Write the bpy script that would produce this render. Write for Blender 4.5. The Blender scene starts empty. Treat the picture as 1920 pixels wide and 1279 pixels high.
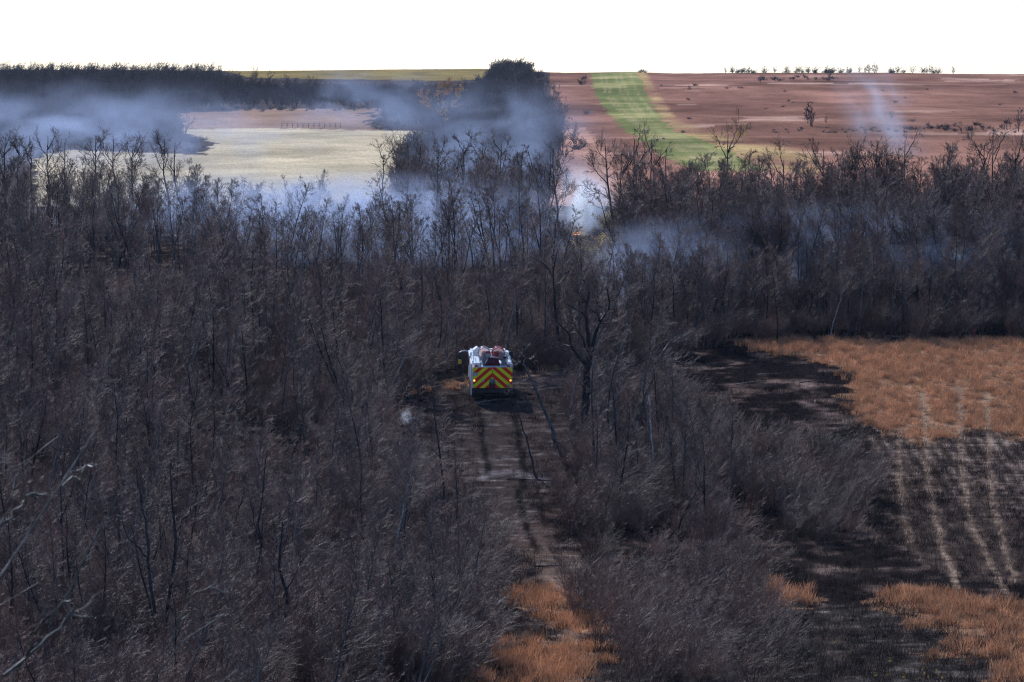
import bpy, bmesh, math, random
import numpy as np
from mathutils import Vector, Matrix, Euler

random.seed(7)
rng = np.random.default_rng(7)
scene = bpy.context.scene
C = scene.collection

# ------------------------------------------------------------------ camera, sky, sun, exposure
F = 8000.0                       # focal length in pixels of a 1920 wide picture
PITCH = math.atan(500 / F)
cam_d = bpy.data.cameras.new('camera')
cam = bpy.data.objects.new('camera', cam_d)
C.objects.link(cam)
cam_d.sensor_width = 36.0
cam_d.lens = 36.0 * F / 1920.0
cam_d.clip_start = 0.5
cam_d.clip_end = 9000
cam.location = (0, 0, 0)
cam.rotation_euler = (math.radians(90) - PITCH, 0, 0)
cam_d.dof.use_dof = True
cam_d.dof.focus_distance = 262
cam_d.dof.aperture_fstop = 5.0
scene.camera = cam

SUN_EL, SUN_AZ = math.radians(34), math.radians(-20)
world = bpy.data.worlds.new('World')
scene.world = world
world.use_nodes = True
wn = world.node_tree
bg = wn.nodes['Background']
sky = wn.nodes.new('ShaderNodeTexSky')
sky.sky_type = 'NISHITA'
sky.sun_disc = False
sky.sun_elevation = SUN_EL
sky.sun_rotation = SUN_AZ
sky.air_density = 1.0
sky.dust_density = 0.3
sky.ozone_density = 4.0
wn.links.new(sky.outputs[0], bg.inputs[0])
bg.inputs[1].default_value = 0.12
sun_d = bpy.data.lights.new('sun', 'SUN')
sun_d.energy = 5.0
sun_d.angle = math.radians(0.53)
sun_d.color = (1.0, 0.94, 0.85)
sun = bpy.data.objects.new('sun', sun_d)
C.objects.link(sun)
sdir = Vector((math.sin(SUN_AZ) * math.cos(SUN_EL), math.cos(SUN_AZ) * math.cos(SUN_EL), math.sin(SUN_EL)))
sun.rotation_euler = sdir.to_track_quat('Z', 'Y').to_euler()
sun.location = sdir * 50

scene.view_settings.view_transform = 'Standard'
scene.view_settings.look = 'None'
scene.view_settings.gamma = 1
scene.view_settings.use_curve_mapping = False
scene.view_settings.exposure = 0.12
scene.cycles.max_bounces = 5
scene.cycles.diffuse_bounces = 2
scene.cycles.glossy_bounces = 2
scene.cycles.transparent_max_bounces = 8
scene.cycles.volume_bounces = 0
scene.cycles.use_denoising = True
scene.cycles.denoising_prefilter = 'NONE'
scene.cycles.denoising_input_passes = 'RGB_ALBEDO_NORMAL'
scene.cycles.filter_width = 1.2
scene.view_settings.use_white_balance = True
scene.view_settings.white_balance_temperature = 5450
scene.view_settings.white_balance_tint = 12

# ------------------------------------------------------------------ numpy noise
_lat = rng.random((256, 256))
def vnoise(x, y, s=1.0, seed=0):
    x = np.asarray(x, float) / s + seed * 17.3; y = np.asarray(y, float) / s + seed * 9.7
    xi = np.floor(x).astype(int); yi = np.floor(y).astype(int)
    fx = x - xi; fy = y - yi
    fx = fx * fx * (3 - 2 * fx); fy = fy * fy * (3 - 2 * fy)
    a = _lat[xi & 255, yi & 255]; b = _lat[(xi + 1) & 255, yi & 255]
    c = _lat[xi & 255, (yi + 1) & 255]; d = _lat[(xi + 1) & 255, (yi + 1) & 255]
    return (a * (1 - fx) + b * fx) * (1 - fy) + (c * (1 - fx) + d * fx) * fy
def fbm(x, y, s=1.0, seed=0, o=4):
    t = 0; a = 0.5; n = 0
    for k in range(o):
        t = t + a * vnoise(x, y, s / 2 ** k, seed + k * 3); n += a; a *= 0.55
    return t / n

# ------------------------------------------------------------------ the lie of the land
ROWS = [(1279, 172), (1200, 186), (1110, 202), (980, 224), (870, 243), (755, 265), (700, 276), (640, 291), (575, 312), (510, 335),
        (440, 385), (380, 450), (320, 560), (260, 730), (210, 950), (160, 1230), (137, 1480)]
_d = [-90, -20, 0, 20, 50, 80, 120, 150]
_z = [0.5, 0.0, -1.7, -5.5, -12, -17.5, -22.2, -24.2]
for r, d in ROWS:
    _d.append(d); _z.append(-d * math.tan(PITCH + math.atan((r - 640) / F)))
_d += [1600, 1800, 2200, 3000]; _z += [_z[-1] - 0.6, _z[-1] - 3.5, _z[-1] - 9, _z[-1] - 22]
_d = np.array(_d, float); _z = np.array(_z, float)
_fine = np.arange(-90, 3000, 1.0)
_zf = np.interp(_fine, _d, _z)
def _smooth(a, k):
    pad = np.pad(a, k, mode='edge'); ker = np.hanning(2 * k + 1); ker /= ker.sum()
    return np.convolve(pad, ker, 'valid')
_near = _smooth(_zf, 7); _far = _smooth(_zf, 40)
_w = np.clip((_fine - 500) / 200, 0, 1)
_zf = _near * (1 - _w) + _far * _w
def ground(x, y):
    x = np.asarray(x, float); y = np.asarray(y, float)
    z = np.interp(y, _fine, _zf)
    amp = np.clip((y - 100) / 900, 0.12, 1.2)
    z = z + amp * (fbm(x, y, 90, 1, 3) - 0.5) * 1.2 * np.clip((2200 - y) / 600, 0, 1)
    z = z + (vnoise(x, y, 3.5, 5) - 0.5) * 0.10 + (vnoise(x, y, 1.1, 6) - 0.5) * 0.06
    w = np.clip((y - 620) / 150, 0, 1) * np.clip((1450 - y) / 200, 0, 1)
    z = z + w * (np.sin(y / 47 + x / 90) * 0.45 + np.sin(y / 23 + 1 + x / 60) * 0.2)
    cr = np.clip((y - 1150) / 330, 0, 1)
    z = z + cr * np.interp(x / np.maximum(y, 1) * F + 960, [-2000, 0, 300, 650, 900, 1020, 1060, 1180, 1260, 1600, 1920, 4000], [1.6, 1.4, 1.0, 1.0, 1.0, 0.2, 0.0, 0.5, 0.0, 0.1, -0.5, -1.5])
    return z
def g1(x, y): return float(ground(x, y))
cp, sp_ = math.cos(PITCH), math.sin(PITCH)
def proj(x, y, z):
    depth = y * cp - z * sp_
    up = y * sp_ + z * cp
    depth = np.maximum(depth, 1.0)
    return 960 + F * x / depth, 640 - F * up / depth
_tabd = np.arange(150, 1500, 1.0)
def at(px, py):
    """the point of the ground seen at photograph pixel px, py"""
    t = (px - 960) / F
    y = _tabd; x = t * y * 1.003
    qx, qy = proj(x, y, ground(x, y))
    i = int(np.argmax(qy <= py)) if (qy <= py).any() else len(y) - 1
    return float(x[i]), float(y[i])

def inpoly(px, py, poly):
    px = np.asarray(px, float); py = np.asarray(py, float)
    ins = np.zeros(px.shape, bool); n = len(poly); j = n - 1
    for i in range(n):
        xi, yi = poly[i]; xj, yj = poly[j]
        if yi != yj:
            c = ((yi > py) != (yj > py)) & (px < (xj - xi) * (py - yi) / (yj - yi) + xi)
            ins ^= c
        j = i
    return ins
def linedist(px, py, pts, widths):
    """signed closeness to a polyline: 1 at the middle, 0 at its width"""
    best = np.zeros(np.shape(px))
    for (a, b), (wa, wb) in zip(zip(pts[:-1], pts[1:]), zip(widths[:-1], widths[1:])):
        ax, ay = a; bx, by = b
        vx, vy = bx - ax, by - ay
        t = np.clip(((px - ax) * vx + (py - ay) * vy) / (vx * vx + vy * vy), 0, 1)
        d = np.hypot(px - (ax + t * vx), py - (ay + t * vy)); w = wa + (wb - wa) * t
        best = np.maximum(best, np.clip(1 - d / w, 0, 1))
    return best

# ------------------------------------------------------------------ objects and properties
def tag(o, label=None, cat=None, group=None, kind=None):
    if label: o['label'] = label
    if cat: o['category'] = cat
    if group: o['group'] = group
    if kind: o['kind'] = kind
    return o
def link(name, mesh, mat=None, parent=None):
    o = bpy.data.objects.new(name, mesh); C.objects.link(o)
    if mat is not None and mesh is not None and not mesh.materials: mesh.materials.append(mat)
    if parent is not None: o.parent = parent
    return o
def empty(name, loc=(0, 0, 0), rot=(0, 0, 0), scale=1):
    o = bpy.data.objects.new(name, None); C.objects.link(o)
    o.location = loc; o.rotation_euler = rot; o.scale = (scale,) * 3
    o.empty_display_size = 0.2
    return o

# ------------------------------------------------------------------ materials
def newmat(name):
    m = bpy.data.materials.new(name); m.use_nodes = True
    return m, m.node_tree.nodes, m.node_tree.links, m.node_tree.nodes['Principled BSDF']
def flat(name, col, rough=0.5, metal=0.0, wear=0.12, emit=None, es=0, scale=6, bump=0.0, spec=0.5):
    m, n, l, b = newmat(name)
    tc = n.new('ShaderNodeTexCoord'); no = n.new('ShaderNodeTexNoise')
    no.inputs['Scale'].default_value = scale; no.inputs['Detail'].default_value = 5
    l.new(tc.outputs['Object'], no.inputs['Vector'])
    mr = n.new('ShaderNodeMapRange')
    mr.inputs[1].default_value = 0.3; mr.inputs[2].default_value = 0.7
    mr.inputs[3].default_value = 1 - wear * 2; mr.inputs[4].default_value = 1.0
    l.new(no.outputs[0], mr.inputs[0])
    mx = n.new('ShaderNodeMix'); mx.data_type = 'RGBA'; mx.blend_type = 'MULTIPLY'; mx.inputs[0].default_value = 1
    mx.inputs[6].default_value = (*col, 1); l.new(mr.outputs[0], mx.inputs[7])
    l.new(mx.outputs[2], b.inputs['Base Color'])
    b.inputs['Roughness'].default_value = rough; b.inputs['Metallic'].default_value = metal
    b.inputs['Specular IOR Level'].default_value = spec
    if emit:
        b.inputs['Emission Color'].default_value = (*emit, 1); b.inputs['Emission Strength'].default_value = es
    if bump:
        bp = n.new('ShaderNodeBump'); bp.inputs['Strength'].default_value = bump; bp.inputs['Distance'].default_value = 0.02
        l.new(no.outputs[0], bp.inputs['Height']); l.new(bp.outputs[0], b.inputs['Normal'])
    return m
def barkmat(name, dark, pale, rough=0.6, spec=0.5, bark=False):
    """each branch of a mesh has its own tone; each copy differs a little"""
    m, n, l, b = newmat(name)
    at_ = n.new('ShaderNodeAttribute'); at_.attribute_name = 'tone'
    mx = n.new('ShaderNodeMix'); mx.data_type = 'RGBA'
    mx.inputs[6].default_value = (*dark, 1); mx.inputs[7].default_value = (*pale, 1)
    l.new(at_.outputs['Fac'], mx.inputs[0])
    oi = n.new('ShaderNodeObjectInfo')
    mr = n.new('ShaderNodeMapRange'); mr.inputs[3].default_value = 0.6; mr.inputs[4].default_value = 1.5
    l.new(oi.outputs['Random'], mr.inputs[0])
    m2 = n.new('ShaderNodeMix'); m2.data_type = 'RGBA'; m2.blend_type = 'MULTIPLY'; m2.inputs[0].default_value = 1
    l.new(mx.outputs[2], m2.inputs[6]); l.new(mr.outputs[0], m2.inputs[7])
    out = m2.outputs[2]
    if bark:
        tc = n.new('ShaderNodeTexCoord'); no = n.new('ShaderNodeTexNoise')
        no.inputs['Scale'].default_value = 7; no.inputs['Detail'].default_value = 4
        mp = n.new('ShaderNodeMapping'); mp.inputs['Scale'].default_value = (1, 1, 0.6)
        l.new(tc.outputs['Object'], mp.inputs['Vector']); l.new(mp.outputs[0], no.inputs['Vector'])
        m3 = n.new('ShaderNodeMapRange'); m3.inputs[1].default_value = 0.38; m3.inputs[2].default_value = 0.62
        m3.inputs[3].default_value = 0.45; m3.inputs[4].default_value = 1.5
        l.new(no.outputs[0], m3.inputs[0])
        m4 = n.new('ShaderNodeMix'); m4.data_type = 'RGBA'; m4.blend_type = 'MULTIPLY'; m4.inputs[0].default_value = 1
        l.new(out, m4.inputs[6]); l.new(m3.outputs[0], m4.inputs[7]); out = m4.outputs[2]
    l.new(out, b.inputs['Base Color'])
    b.inputs['Roughness'].default_value = rough; b.inputs['Specular IOR Level'].default_value = spec
    return m
def leafmat(name, a, c, trans=0.4):
    m, n, l, b = newmat(name)
    oi = n.new('ShaderNodeObjectInfo'); ge = n.new('ShaderNodeAttribute'); ge.attribute_name = 'tone'
    mx = n.new('ShaderNodeMix'); mx.data_type = 'RGBA'
    mx.inputs[6].default_value = (*a, 1); mx.inputs[7].default_value = (*c, 1)
    l.new(ge.outputs['Fac'], mx.inputs[0])
    mr = n.new('ShaderNodeMapRange'); mr.inputs[3].default_value = 0.7; mr.inputs[4].default_value = 1.3
    l.new(oi.outputs['Random'], mr.inputs[0])
    m2 = n.new('ShaderNodeMix'); m2.data_type = 'RGBA'; m2.blend_type = 'MULTIPLY'; m2.inputs[0].default_value = 1
    l.new(mx.outputs[2], m2.inputs[6]); l.new(mr.outputs[0], m2.inputs[7])
    d = n.new('ShaderNodeBsdfDiffuse'); t = n.new('ShaderNodeBsdfTranslucent'); ms = n.new('ShaderNodeMixShader')
    l.new(m2.outputs[2], d.inputs[0]); l.new(m2.outputs[2], t.inputs[0])
    ms.inputs[0].default_value = trans
    l.new(d.outputs[0], ms.inputs[1]); l.new(t.outputs[0], ms.inputs[2])
    l.new(ms.outputs[0], n['Material Output'].inputs[0])
    return m

M = dict(
    trunk=barkmat('grey_bark', (0.05, 0.046, 0.046), (0.17, 0.16, 0.15), 0.75, 0.3, True),
    darktrunk=barkmat('charred_bark', (0.018, 0.017, 0.018), (0.05, 0.047, 0.047), 0.8, 0.25, True),
    birch=barkmat('white_bark', (0.30, 0.28, 0.26), (0.62, 0.58, 0.53), 0.6, 0.3, True),
    twig=barkmat('twig_bark', (0.078, 0.047, 0.042), (0.29, 0.195, 0.15), 0.6, 0.2),
    redtwig=barkmat('reddish_twig_bark', (0.115, 0.053, 0.044), (0.29, 0.18, 0.14), 0.6, 0.2),
    fartwig=barkmat('distant_twig_bark', (0.048, 0.036, 0.036), (0.11, 0.082, 0.07), 0.7, 0.3),
    paletwig=barkmat('pale_branch_bark', (0.08, 0.07, 0.058), (0.27, 0.235, 0.18), 0.6, 0.4, True),
    orangeleaf=leafmat('autumn_orange_leaf', (0.25, 0.11, 0.04), (0.45, 0.27, 0.05)),
    yellowleaf=leafmat('autumn_yellow_leaf', (0.45, 0.30, 0.03), (0.85, 0.62, 0.04)),
    grass=leafmat('dry_orange_grass', (0.52, 0.295, 0.165), (0.86, 0.61, 0.41), 0.55),
    palegrass=leafmat('pale_straw', (0.17, 0.12, 0.08), (0.50, 0.38, 0.27), 0.4),
    darkgrass=leafmat('scorched_grass', (0.022, 0.018, 0.019), (0.13, 0.095, 0.08), 0.3),
)

# ------------------------------------------------------------------ ground sheets
def groundmat():
    m, n, l, b = newmat('earth_and_fields')
    ca = n.new('ShaderNodeAttribute'); ca.attribute_name = 'earth'
    geo = n.new('ShaderNodeNewGeometry')
    def noise(scale, sx, sy, detail=6, rough=0.6):
        mp = n.new('ShaderNodeMapping'); mp.inputs['Scale'].default_value = (sx, sy, 1)
        no = n.new('ShaderNodeTexNoise'); no.inputs['Scale'].default_value = scale
        no.inputs['Detail'].default_value = detail; no.inputs['Roughness'].default_value = rough
        l.new(geo.outputs['Position'], mp.inputs['Vector']); l.new(mp.outputs[0], no.inputs['Vector'])
        return no
    near = noise(2.2, 1, 1, 8, 0.75); far = noise(0.06, 1, 0.35, 8, 0.7)
    def rng_(sock, lo, hi, a, c):
        r = n.new('ShaderNodeMapRange'); r.inputs[1].default_value = lo; r.inputs[2].default_value = hi
        r.inputs[3].default_value = a; r.inputs[4].default_value = c; l.new(sock, r.inputs[0]); return r.outputs[0]
    def mul(c, v):
        x = n.new('ShaderNodeMix'); x.data_type = 'RGBA'; x.blend_type = 'MULTIPLY'; x.inputs[0].default_value = 1
        l.new(c, x.inputs[6]); l.new(v, x.inputs[7]); return x.outputs[2]
    c = mul(ca.outputs['Color'], rng_(near.outputs[0], 0.32, 0.68, 0.45, 1.6))
    c = mul(c, rng_(far.outputs[0], 0.35, 0.65, 0.72, 1.3))
    l.new(c, b.inputs['Base Color'])
    b.inputs['Roughness'].default_value = 1.0; b.inputs['Specular IOR Level'].default_value = 0.0
    bp = n.new('ShaderNodeBump'); bp.inputs['Strength'].default_value = 0.9; bp.inputs['Distance'].default_value = 0.12
    l.new(near.outputs[0], bp.inputs['Height']); l.new(bp.outputs[0], b.inputs['Normal'])
    return m
GM = groundmat()

us = np.concatenate([np.linspace(-0.7, -0.14, 28, endpoint=False), np.linspace(-0.14, 0.14, 520), np.linspace(0.14, 0.7, 29)[1:]])
ys = np.concatenate([np.arange(-88, 150, 6.0), np.arange(150, 310, 0.42), np.arange(310, 460, 1.2), 460 * 1.0075 ** np.arange(0, 166), np.linspace(1620, 2950, 18)])
U, Y = np.meshgrid(us, ys)
X = U * (Y + 120)
Z = ground(X, Y)
PX, PY = proj(X, Y, Z)
infr = Y > 120

TRACK = [(922, 752), (925, 800), (935, 880), (955, 960), (1000, 1020), (1045, 1100), (1075, 1180), (1062, 1290)]
TRACKW = [60, 60, 60, 56, 48, 44, 42, 50]
RUTS = [([(899, 762), (905, 830), (917, 890)], [7, 8, 8]), ([(968, 785), (975, 840), (985, 890), (972, 930), (985, 985), (1005, 1030)], [8, 8, 9, 9, 9, 8]),
        ([(1003, 900), (1015, 940), (1020, 990)], [3, 4, 4])]
LINES = [[(1728, 740), (1735, 800), (1738, 880), (1750, 960), (1772, 1040), (1800, 1105)],
         [(1800, 730), (1800, 800), (1805, 900), (1822, 990), (1850, 1050), (1890, 1115)],
         [(1848, 740), (1853, 830), (1858, 920), (1875, 1000), (1903, 1090)],
         [(1684, 810), (1688, 900), (1692, 960), (1706, 1015)]]
ORANGE_FIELD = [(1380, 648), (1450, 640), (2600, 645), (2600, 850), (1985, 850), (1920, 832), (1860, 800), (1800, 812), (1730, 835), (1660, 815), (1600, 770),
                (1590, 735), (1604, 706), (1560, 684), (1480, 668)]
ORANGE_PATCHES = [[(1650, 1112), (1690, 1099), (1740, 1103), (1800, 1120), (1900, 1132), (2100, 1125), (2100, 1300), (1895, 1285), (1880, 1215), (1850, 1188), (1740, 1185), (1700, 1160), (1655, 1132)],
                  [(1300, 1104), (1350, 1092), (1430, 1092), (1530, 1122), (1510, 1140), (1440, 1138), (1380, 1120)],
                  [(845, 1240), (900, 1212), (1000, 1205), (1060, 1212), (1110, 1215), (1130, 1230), (1090, 1255), (1090, 1300), (800, 1300)],
                  [(915, 1108), (960, 1102), (1050, 1112), (1100, 1135), (1140, 1165), (1120, 1195), (1085, 1180), (1030, 1150), (950, 1135)],
                  [(785, 734), (825, 720), (880, 706), (884, 711), (838, 726)], [(966, 700), (1045, 688), (1045, 693), (975, 705)],
                  [(1850, 1200), (1760, 1215), (1745, 1232), (1860, 1228)]]
GREEN = [(1107, 138), (1192, 134), (1205, 160), (1228, 205), (1262, 245), (1330, 268), (1380, 290), (1440, 322), (1300, 322), (1240, 290), (1178, 248), (1140, 212), (1118, 180)]
YELLOW = [(330, 241), (560, 240), (700, 245), (800, 246), (790, 262), (745, 300), (740, 392), (60, 392), (70, 300), (90, 290), (140, 282), (300, 288), (380, 292), (400, 270)]
PINK = [(330, 214), (480, 206), (700, 204), (704, 246), (560, 241), (330, 242)]
TOPFIELD = [(380, 120), (915, 120), (915, 149), (840, 152), (700, 150), (560, 148), (470, 146), (430, 136)]

def paint():
    wx = (fbm(X, Y, 2.2, 11, 3) - 0.5) * F / np.maximum(Y, 100) * 3.6
    wy = (fbm(X, Y, 2.2, 23, 3) - 0.5) * F / np.maximum(Y, 100) * 0.9
    wb = np.clip((500 - Y) / 200, 0.12, 1)
    px, py = PX + wx * wb, PY + wy * wb
    col = np.zeros(X.shape + (3,)); zone = np.zeros(X.shape, int)
    n1 = fbm(X, Y, 1.6, 31, 3)[..., None]; n2 = fbm(X, Y, 9, 37, 3)[..., None]
    n3 = fbm(X, Y * 2.2, 1.2, 45, 3)[..., None]
    # burnt earth with ash and unburnt litter
    col[:] = np.array([0.020, 0.015, 0.014]) + np.clip(n1 - 0.56, 0, 1) * np.array([0.55, 0.37, 0.28]) + np.clip(n2 - 0.5, 0, 1) * np.array([0.14, 0.10, 0.08])
    n3m = np.clip(n3 - 0.5, 0, 1)
    bk = inpoly(px, py, [(1285, 655), (1390, 645), (1600, 700), (1640, 820), (1480, 800), (1300, 740)]) & infr
    stk = np.clip(fbm(X, Y * 1.1, 2.2, 88, 4) - 0.53, 0, 1)[..., None]
    col[bk] = (np.array([0.016, 0.012, 0.012]) + stk * np.array([0.75, 0.50, 0.38]))[bk]
    # low scrubby ground at the foot of the slope
    lowmask = inpoly(px, py, [(1100, 1130), (1680, 1140), (2200, 1150), (2200, 1400), (1000, 1400)]) & infr
    col[lowmask] = (np.array([0.045, 0.037, 0.033]) + n3m * np.array([0.45, 0.35, 0.28]))[lowmask]
    # open charred clearing round the truck
    cl = inpoly(px, py, [(720, 740), (800, 712), (880, 700), (1060, 690), (1110, 760), (1070, 880), (1030, 960), (900, 960), (840, 880), (740, 860)]) & infr
    col[cl] = (np.array([0.046, 0.034, 0.031]) * (0.5 + n1) + np.clip(n3 - 0.58, 0, 1) * np.array([0.5, 0.38, 0.32]))[cl]
    # track
    t = linedist(px, py, TRACK, TRACKW); t = np.where(infr, t, 0)
    tm = np.clip(t * 3, 0, 1)[..., None]
    tc = (np.array([0.056, 0.041, 0.036]) + np.clip((PY - 940) / 200, 0, 1)[..., None] * np.array([0.10, 0.058, 0.035])) * (0.6 + n1 * 0.8) + np.clip(n3 - 0.6, 0, 1) * np.array([0.6, 0.55, 0.5])
    col = col * (1 - tm) + tc * tm
    zone[(t > 0.12)] = 1
    for pts, w in RUTS:
        r = linedist(PX, PY, pts, w)[..., None]; r = np.clip(r * 2, 0, 1)
        col = col * (1 - r * 0.8)
    # pale ash line across the track
    r = linedist(PX, PY + 0 * wy, [(905, 893), (960, 884), (1025, 903)], [10, 7, 8])[..., None]
    col = col + r * n1 * np.array([0.22, 0.19, 0.19])
    # half burnt stubble on the right
    sb = inpoly(px, py, [(1640, 770), (1720, 820), (1860, 800), (2600, 840), (2600, 1100), (1860, 1090), (1760, 1080), (1680, 1000), (1640, 900)]) & infr
    rows = np.clip(np.sin(X * 9 + Y * 0.12) * 0.5 + 0.5, 0, 1)[..., None]
    fade = np.clip((1080 - py) / 250, 0.15, 1)[..., None]
    stub = np.array([0.060, 0.040, 0.032]) + np.clip(n3 * 0.7 + rows * 0.3 - 0.45, 0, 1) * fade * np.array([0.75, 0.55, 0.42])
    col[sb] = stub[sb]; zone[sb] = 2
    # unburnt orange grass
    og = inpoly(px, py, ORANGE_FIELD) & infr
    for P in ORANGE_PATCHES: og |= inpoly(px, py, P) & infr
    oc = np.array([0.29, 0.16, 0.09]) * (0.65 + n1 * 0.7) * (0.8 + n2 * 0.4)
    col[og] = oc[og]; zone[og] = 3
    for pts in LINES:
        r = np.clip(linedist(PX + wx * 0.12, PY, pts, [7.5] * len(pts)) * 1.6, 0, 1)
        brk = np.clip((n3[..., 0] - 0.35) * 4, 0, 1)
        r = (r * (0.35 + 0.65 * brk) * infr)[..., None]
        col = col * (1 - r) + np.array([0.30, 0.205, 0.14]) * r
    # far country
    fr = Y > 440
    ridg = fbm(X, Y * 0.45, 60, 61, 4)[..., None]; rr = fbm(X, Y * 0.4, 14, 67, 4)[..., None]
    red = np.array([0.250, 0.124, 0.082]) * (0.35 + ridg * 1.1) * (0.55 + rr * 0.9)
    red = red * (1 + np.clip((PY - 255) / 60, 0, 1) * 0.45)[..., None]
    pale = np.clip(fbm(X * 0.5, Y, 30, 71, 3) - 0.60, 0, 1)[..., None] * np.array([0.9, 0.64, 0.46]) * 1.5 * (rr > 0.45)
    right = fr & (PX > 1030)
    zfar = (PX > 1030) & fr
    col[right] = (red + pale)[right]; zone[zfar] = 4
    gp = fr & inpoly(PX + wx, PY, [(1040, 245), (1100, 240), (1150, 300), (1180, 420), (1030, 420)])
    col[gp] = (np.array([0.42, 0.225, 0.15]) * (0.7 + rr * 0.6))[gp]
    left = fr & (PX <= 1030)
    col[left] = (np.array([0.07, 0.055, 0.05]) * (0.6 + rr))[left]; zone[left] = 0
    m = inpoly(PX + wx * 0.9, PY, GREEN) & fr
    gl = np.zeros(X.shape)
    for k_ in (0.2, 0.3, 0.52, 0.64, 0.85):
        gl = np.maximum(gl, linedist(PX, PY, [(a_ + (b_ - a_) * k_, c_) for a_, b_, c_ in ((1107, 1192, 136), (1118, 1212, 180), (1150, 1238, 215), (1200, 1275, 250), (1265, 1350, 285), (1330, 1440, 322))], [3, 4, 5, 6, 7, 8]))
    gl = (gl * np.clip(fbm(X, Y, 8, 77, 2) * 2 - 0.5, 0, 1))[..., None]
    gc = np.array([0.185, 0.195, 0.065]) * (0.35 + rr * 1.3) + np.clip(rr - 0.55, 0, 1) * np.array([0.5, 0.25, 0.15]) + gl * np.array([0.16, 0.085, 0.07])
    col[m] = gc[m]; zone[m] = 5
    edge = linedist(PX + wx * 0.3, PY, [(1200, 134), (1222, 175), (1260, 232), (1320, 262), (1400, 285), (1520, 312)], [12, 12, 16, 20, 26, 30])
    e = (np.clip(edge * 1.8, 0, 1) * fr * (zone == 4))[..., None] * np.clip(rr * 2.6 - 0.7, 0, 1)
    col = col * (1 - e) + np.array([0.45, 0.30, 0.13]) * e
    m = inpoly(PX + wx, PY + wy * 0.1, YELLOW) & fr
    yc = np.array([0.54, 0.43, 0.265]) * (0.75 + rr * 0.5)
    col[m] = yc[m]; zone[m] = 6
    m = inpoly(PX + wx * 4, PY + wy * 0.6, PINK) & fr
    pc = np.array([0.32, 0.20, 0.13]) * (0.7 + rr * 0.6)
    col[m] = pc[m]; zone[m] = 4
    m = inpoly(PX, PY, TOPFIELD) & fr
    tf = np.array([0.26, 0.19, 0.07]) * (0.6 + ridg * 0.8) + np.clip(ridg - 0.5, 0, 1) * np.array([0.0, 0.12, 0.0])
    col[m] = tf[m]; zone[m] = 7
    return np.clip(col, 0.012, 0.8), zone
COL, ZONE = paint()
ny, nx = X.shape
V = np.stack([X, Y, Z], -1).reshape(-1, 3)
idx = np.arange(ny * nx).reshape(ny, nx)
Q = np.stack([idx[:-1, :-1], idx[:-1, 1:], idx[1:, 1:], idx[1:, :-1]], -1).reshape(-1, 4)
QZ = ZONE[:-1, :-1].reshape(-1)
def mesh_np(name, v, faces, smooth=True):
    me = bpy.data.meshes.new(name)
    k = faces.shape[1]
    me.vertices.add(len(v)); me.vertices.foreach_set('co', np.ascontiguousarray(v, np.float32).ravel())
    me.loops.add(len(faces) * k); me.loops.foreach_set('vertex_index', np.ascontiguousarray(faces, np.int32).ravel())
    me.polygons.add(len(faces)); me.polygons.foreach_set('loop_start', np.arange(0, len(faces) * k, k, dtype=np.int32))
    me.polygons.foreach_set('loop_total', np.full(len(faces), k, np.int32))
    if smooth: me.polygons.foreach_set('use_smooth', np.ones(len(faces), bool))
    me.update(calc_edges=True)
    return me
ZN = {0: ('ground', 'burnt dark ground with ash and litter under the bare woods'),
      1: ('dirt_track', 'charred dirt track with wheel ruts running down from behind the fire truck'),
      2: ('stubble_field', 'half burnt stubble field with pale wheel lines on the right'),
      3: ('grass_field', 'unburnt orange dry grass field and patches beside the burn'),
      4: ('pasture', 'reddish brown rolling pasture on the far slope'),
      5: ('crop_strip', 'green crop strip running up the far slope'),
      6: ('hay_field', 'pale yellow hay field beyond the left treeline'),
      7: ('hilltop_field', 'olive and orange field along the crest on the left')}
colf = COL.reshape(-1, 3)
for zid, (nm, lab) in ZN.items():
    f = Q[QZ == zid]
    if not len(f): continue
    used, inv = np.unique(f, return_inverse=True)
    me = mesh_np(nm, V[used], inv.reshape(-1, 4))
    a = me.attributes.new('earth', 'FLOAT_COLOR', 'POINT')
    a.data.foreach_set('color', np.concatenate([colf[used], np.ones((len(used), 1))], 1).astype(np.float32).ravel())
    tag(link(nm, me, GM), lab, kind='structure')

# ------------------------------------------------------------------ branches
def tubes(P, R, sides, tone):
    """P (K,n,3) centre lines, R (K,n) radii -> vertices, quads, tone per vertex"""
    K, n, _ = P.shape
    T = np.gradient(P, axis=1); T /= np.linalg.norm(T, axis=2, keepdims=True) + 1e-9
    ref = np.where(np.abs(T[..., 2:3]) > 0.9, np.array([1.0, 0, 0]), np.array([0, 0, 1.0]))
    A = np.cross(T, ref); A /= np.linalg.norm(A, axis=2, keepdims=True) + 1e-9
    B = np.cross(T, A)
    an = np.arange(sides) * 2 * math.pi / sides
    ring = P[:, :, None, :] + R[:, :, None, None] * (A[:, :, None, :] * np.cos(an)[None, None, :, None] + B[:, :, None, :] * np.sin(an)[None, None, :, None])
    v = ring.reshape(-1, 3)
    i = np.arange(K * n * sides).reshape(K, n, sides)
    j = np.roll(i, -1, axis=2)
    q = np.stack([i[:, :-1], j[:, :-1], j[:, 1:], i[:, 1:]], -1).reshape(-1, 4)
    return v, q, np.repeat(tone, n * sides)
def merge(parts):
    vs, qs, ts = [], [], []; o = 0
    for v, q, t in parts:
        vs.append(v); qs.append(q + o); ts.append(t); o += len(v)
    return np.concatenate(vs), np.concatenate(qs), np.concatenate(ts)
def branch_mesh(name, parts, mat):
    v, q, t = merge(parts)
    me = mesh_np(name, v, q)
    a = me.attributes.new('tone', 'FLOAT', 'POINT'); a.data.foreach_set('value', t.astype(np.float32))
    me.materials.append(mat)
    return me
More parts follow.
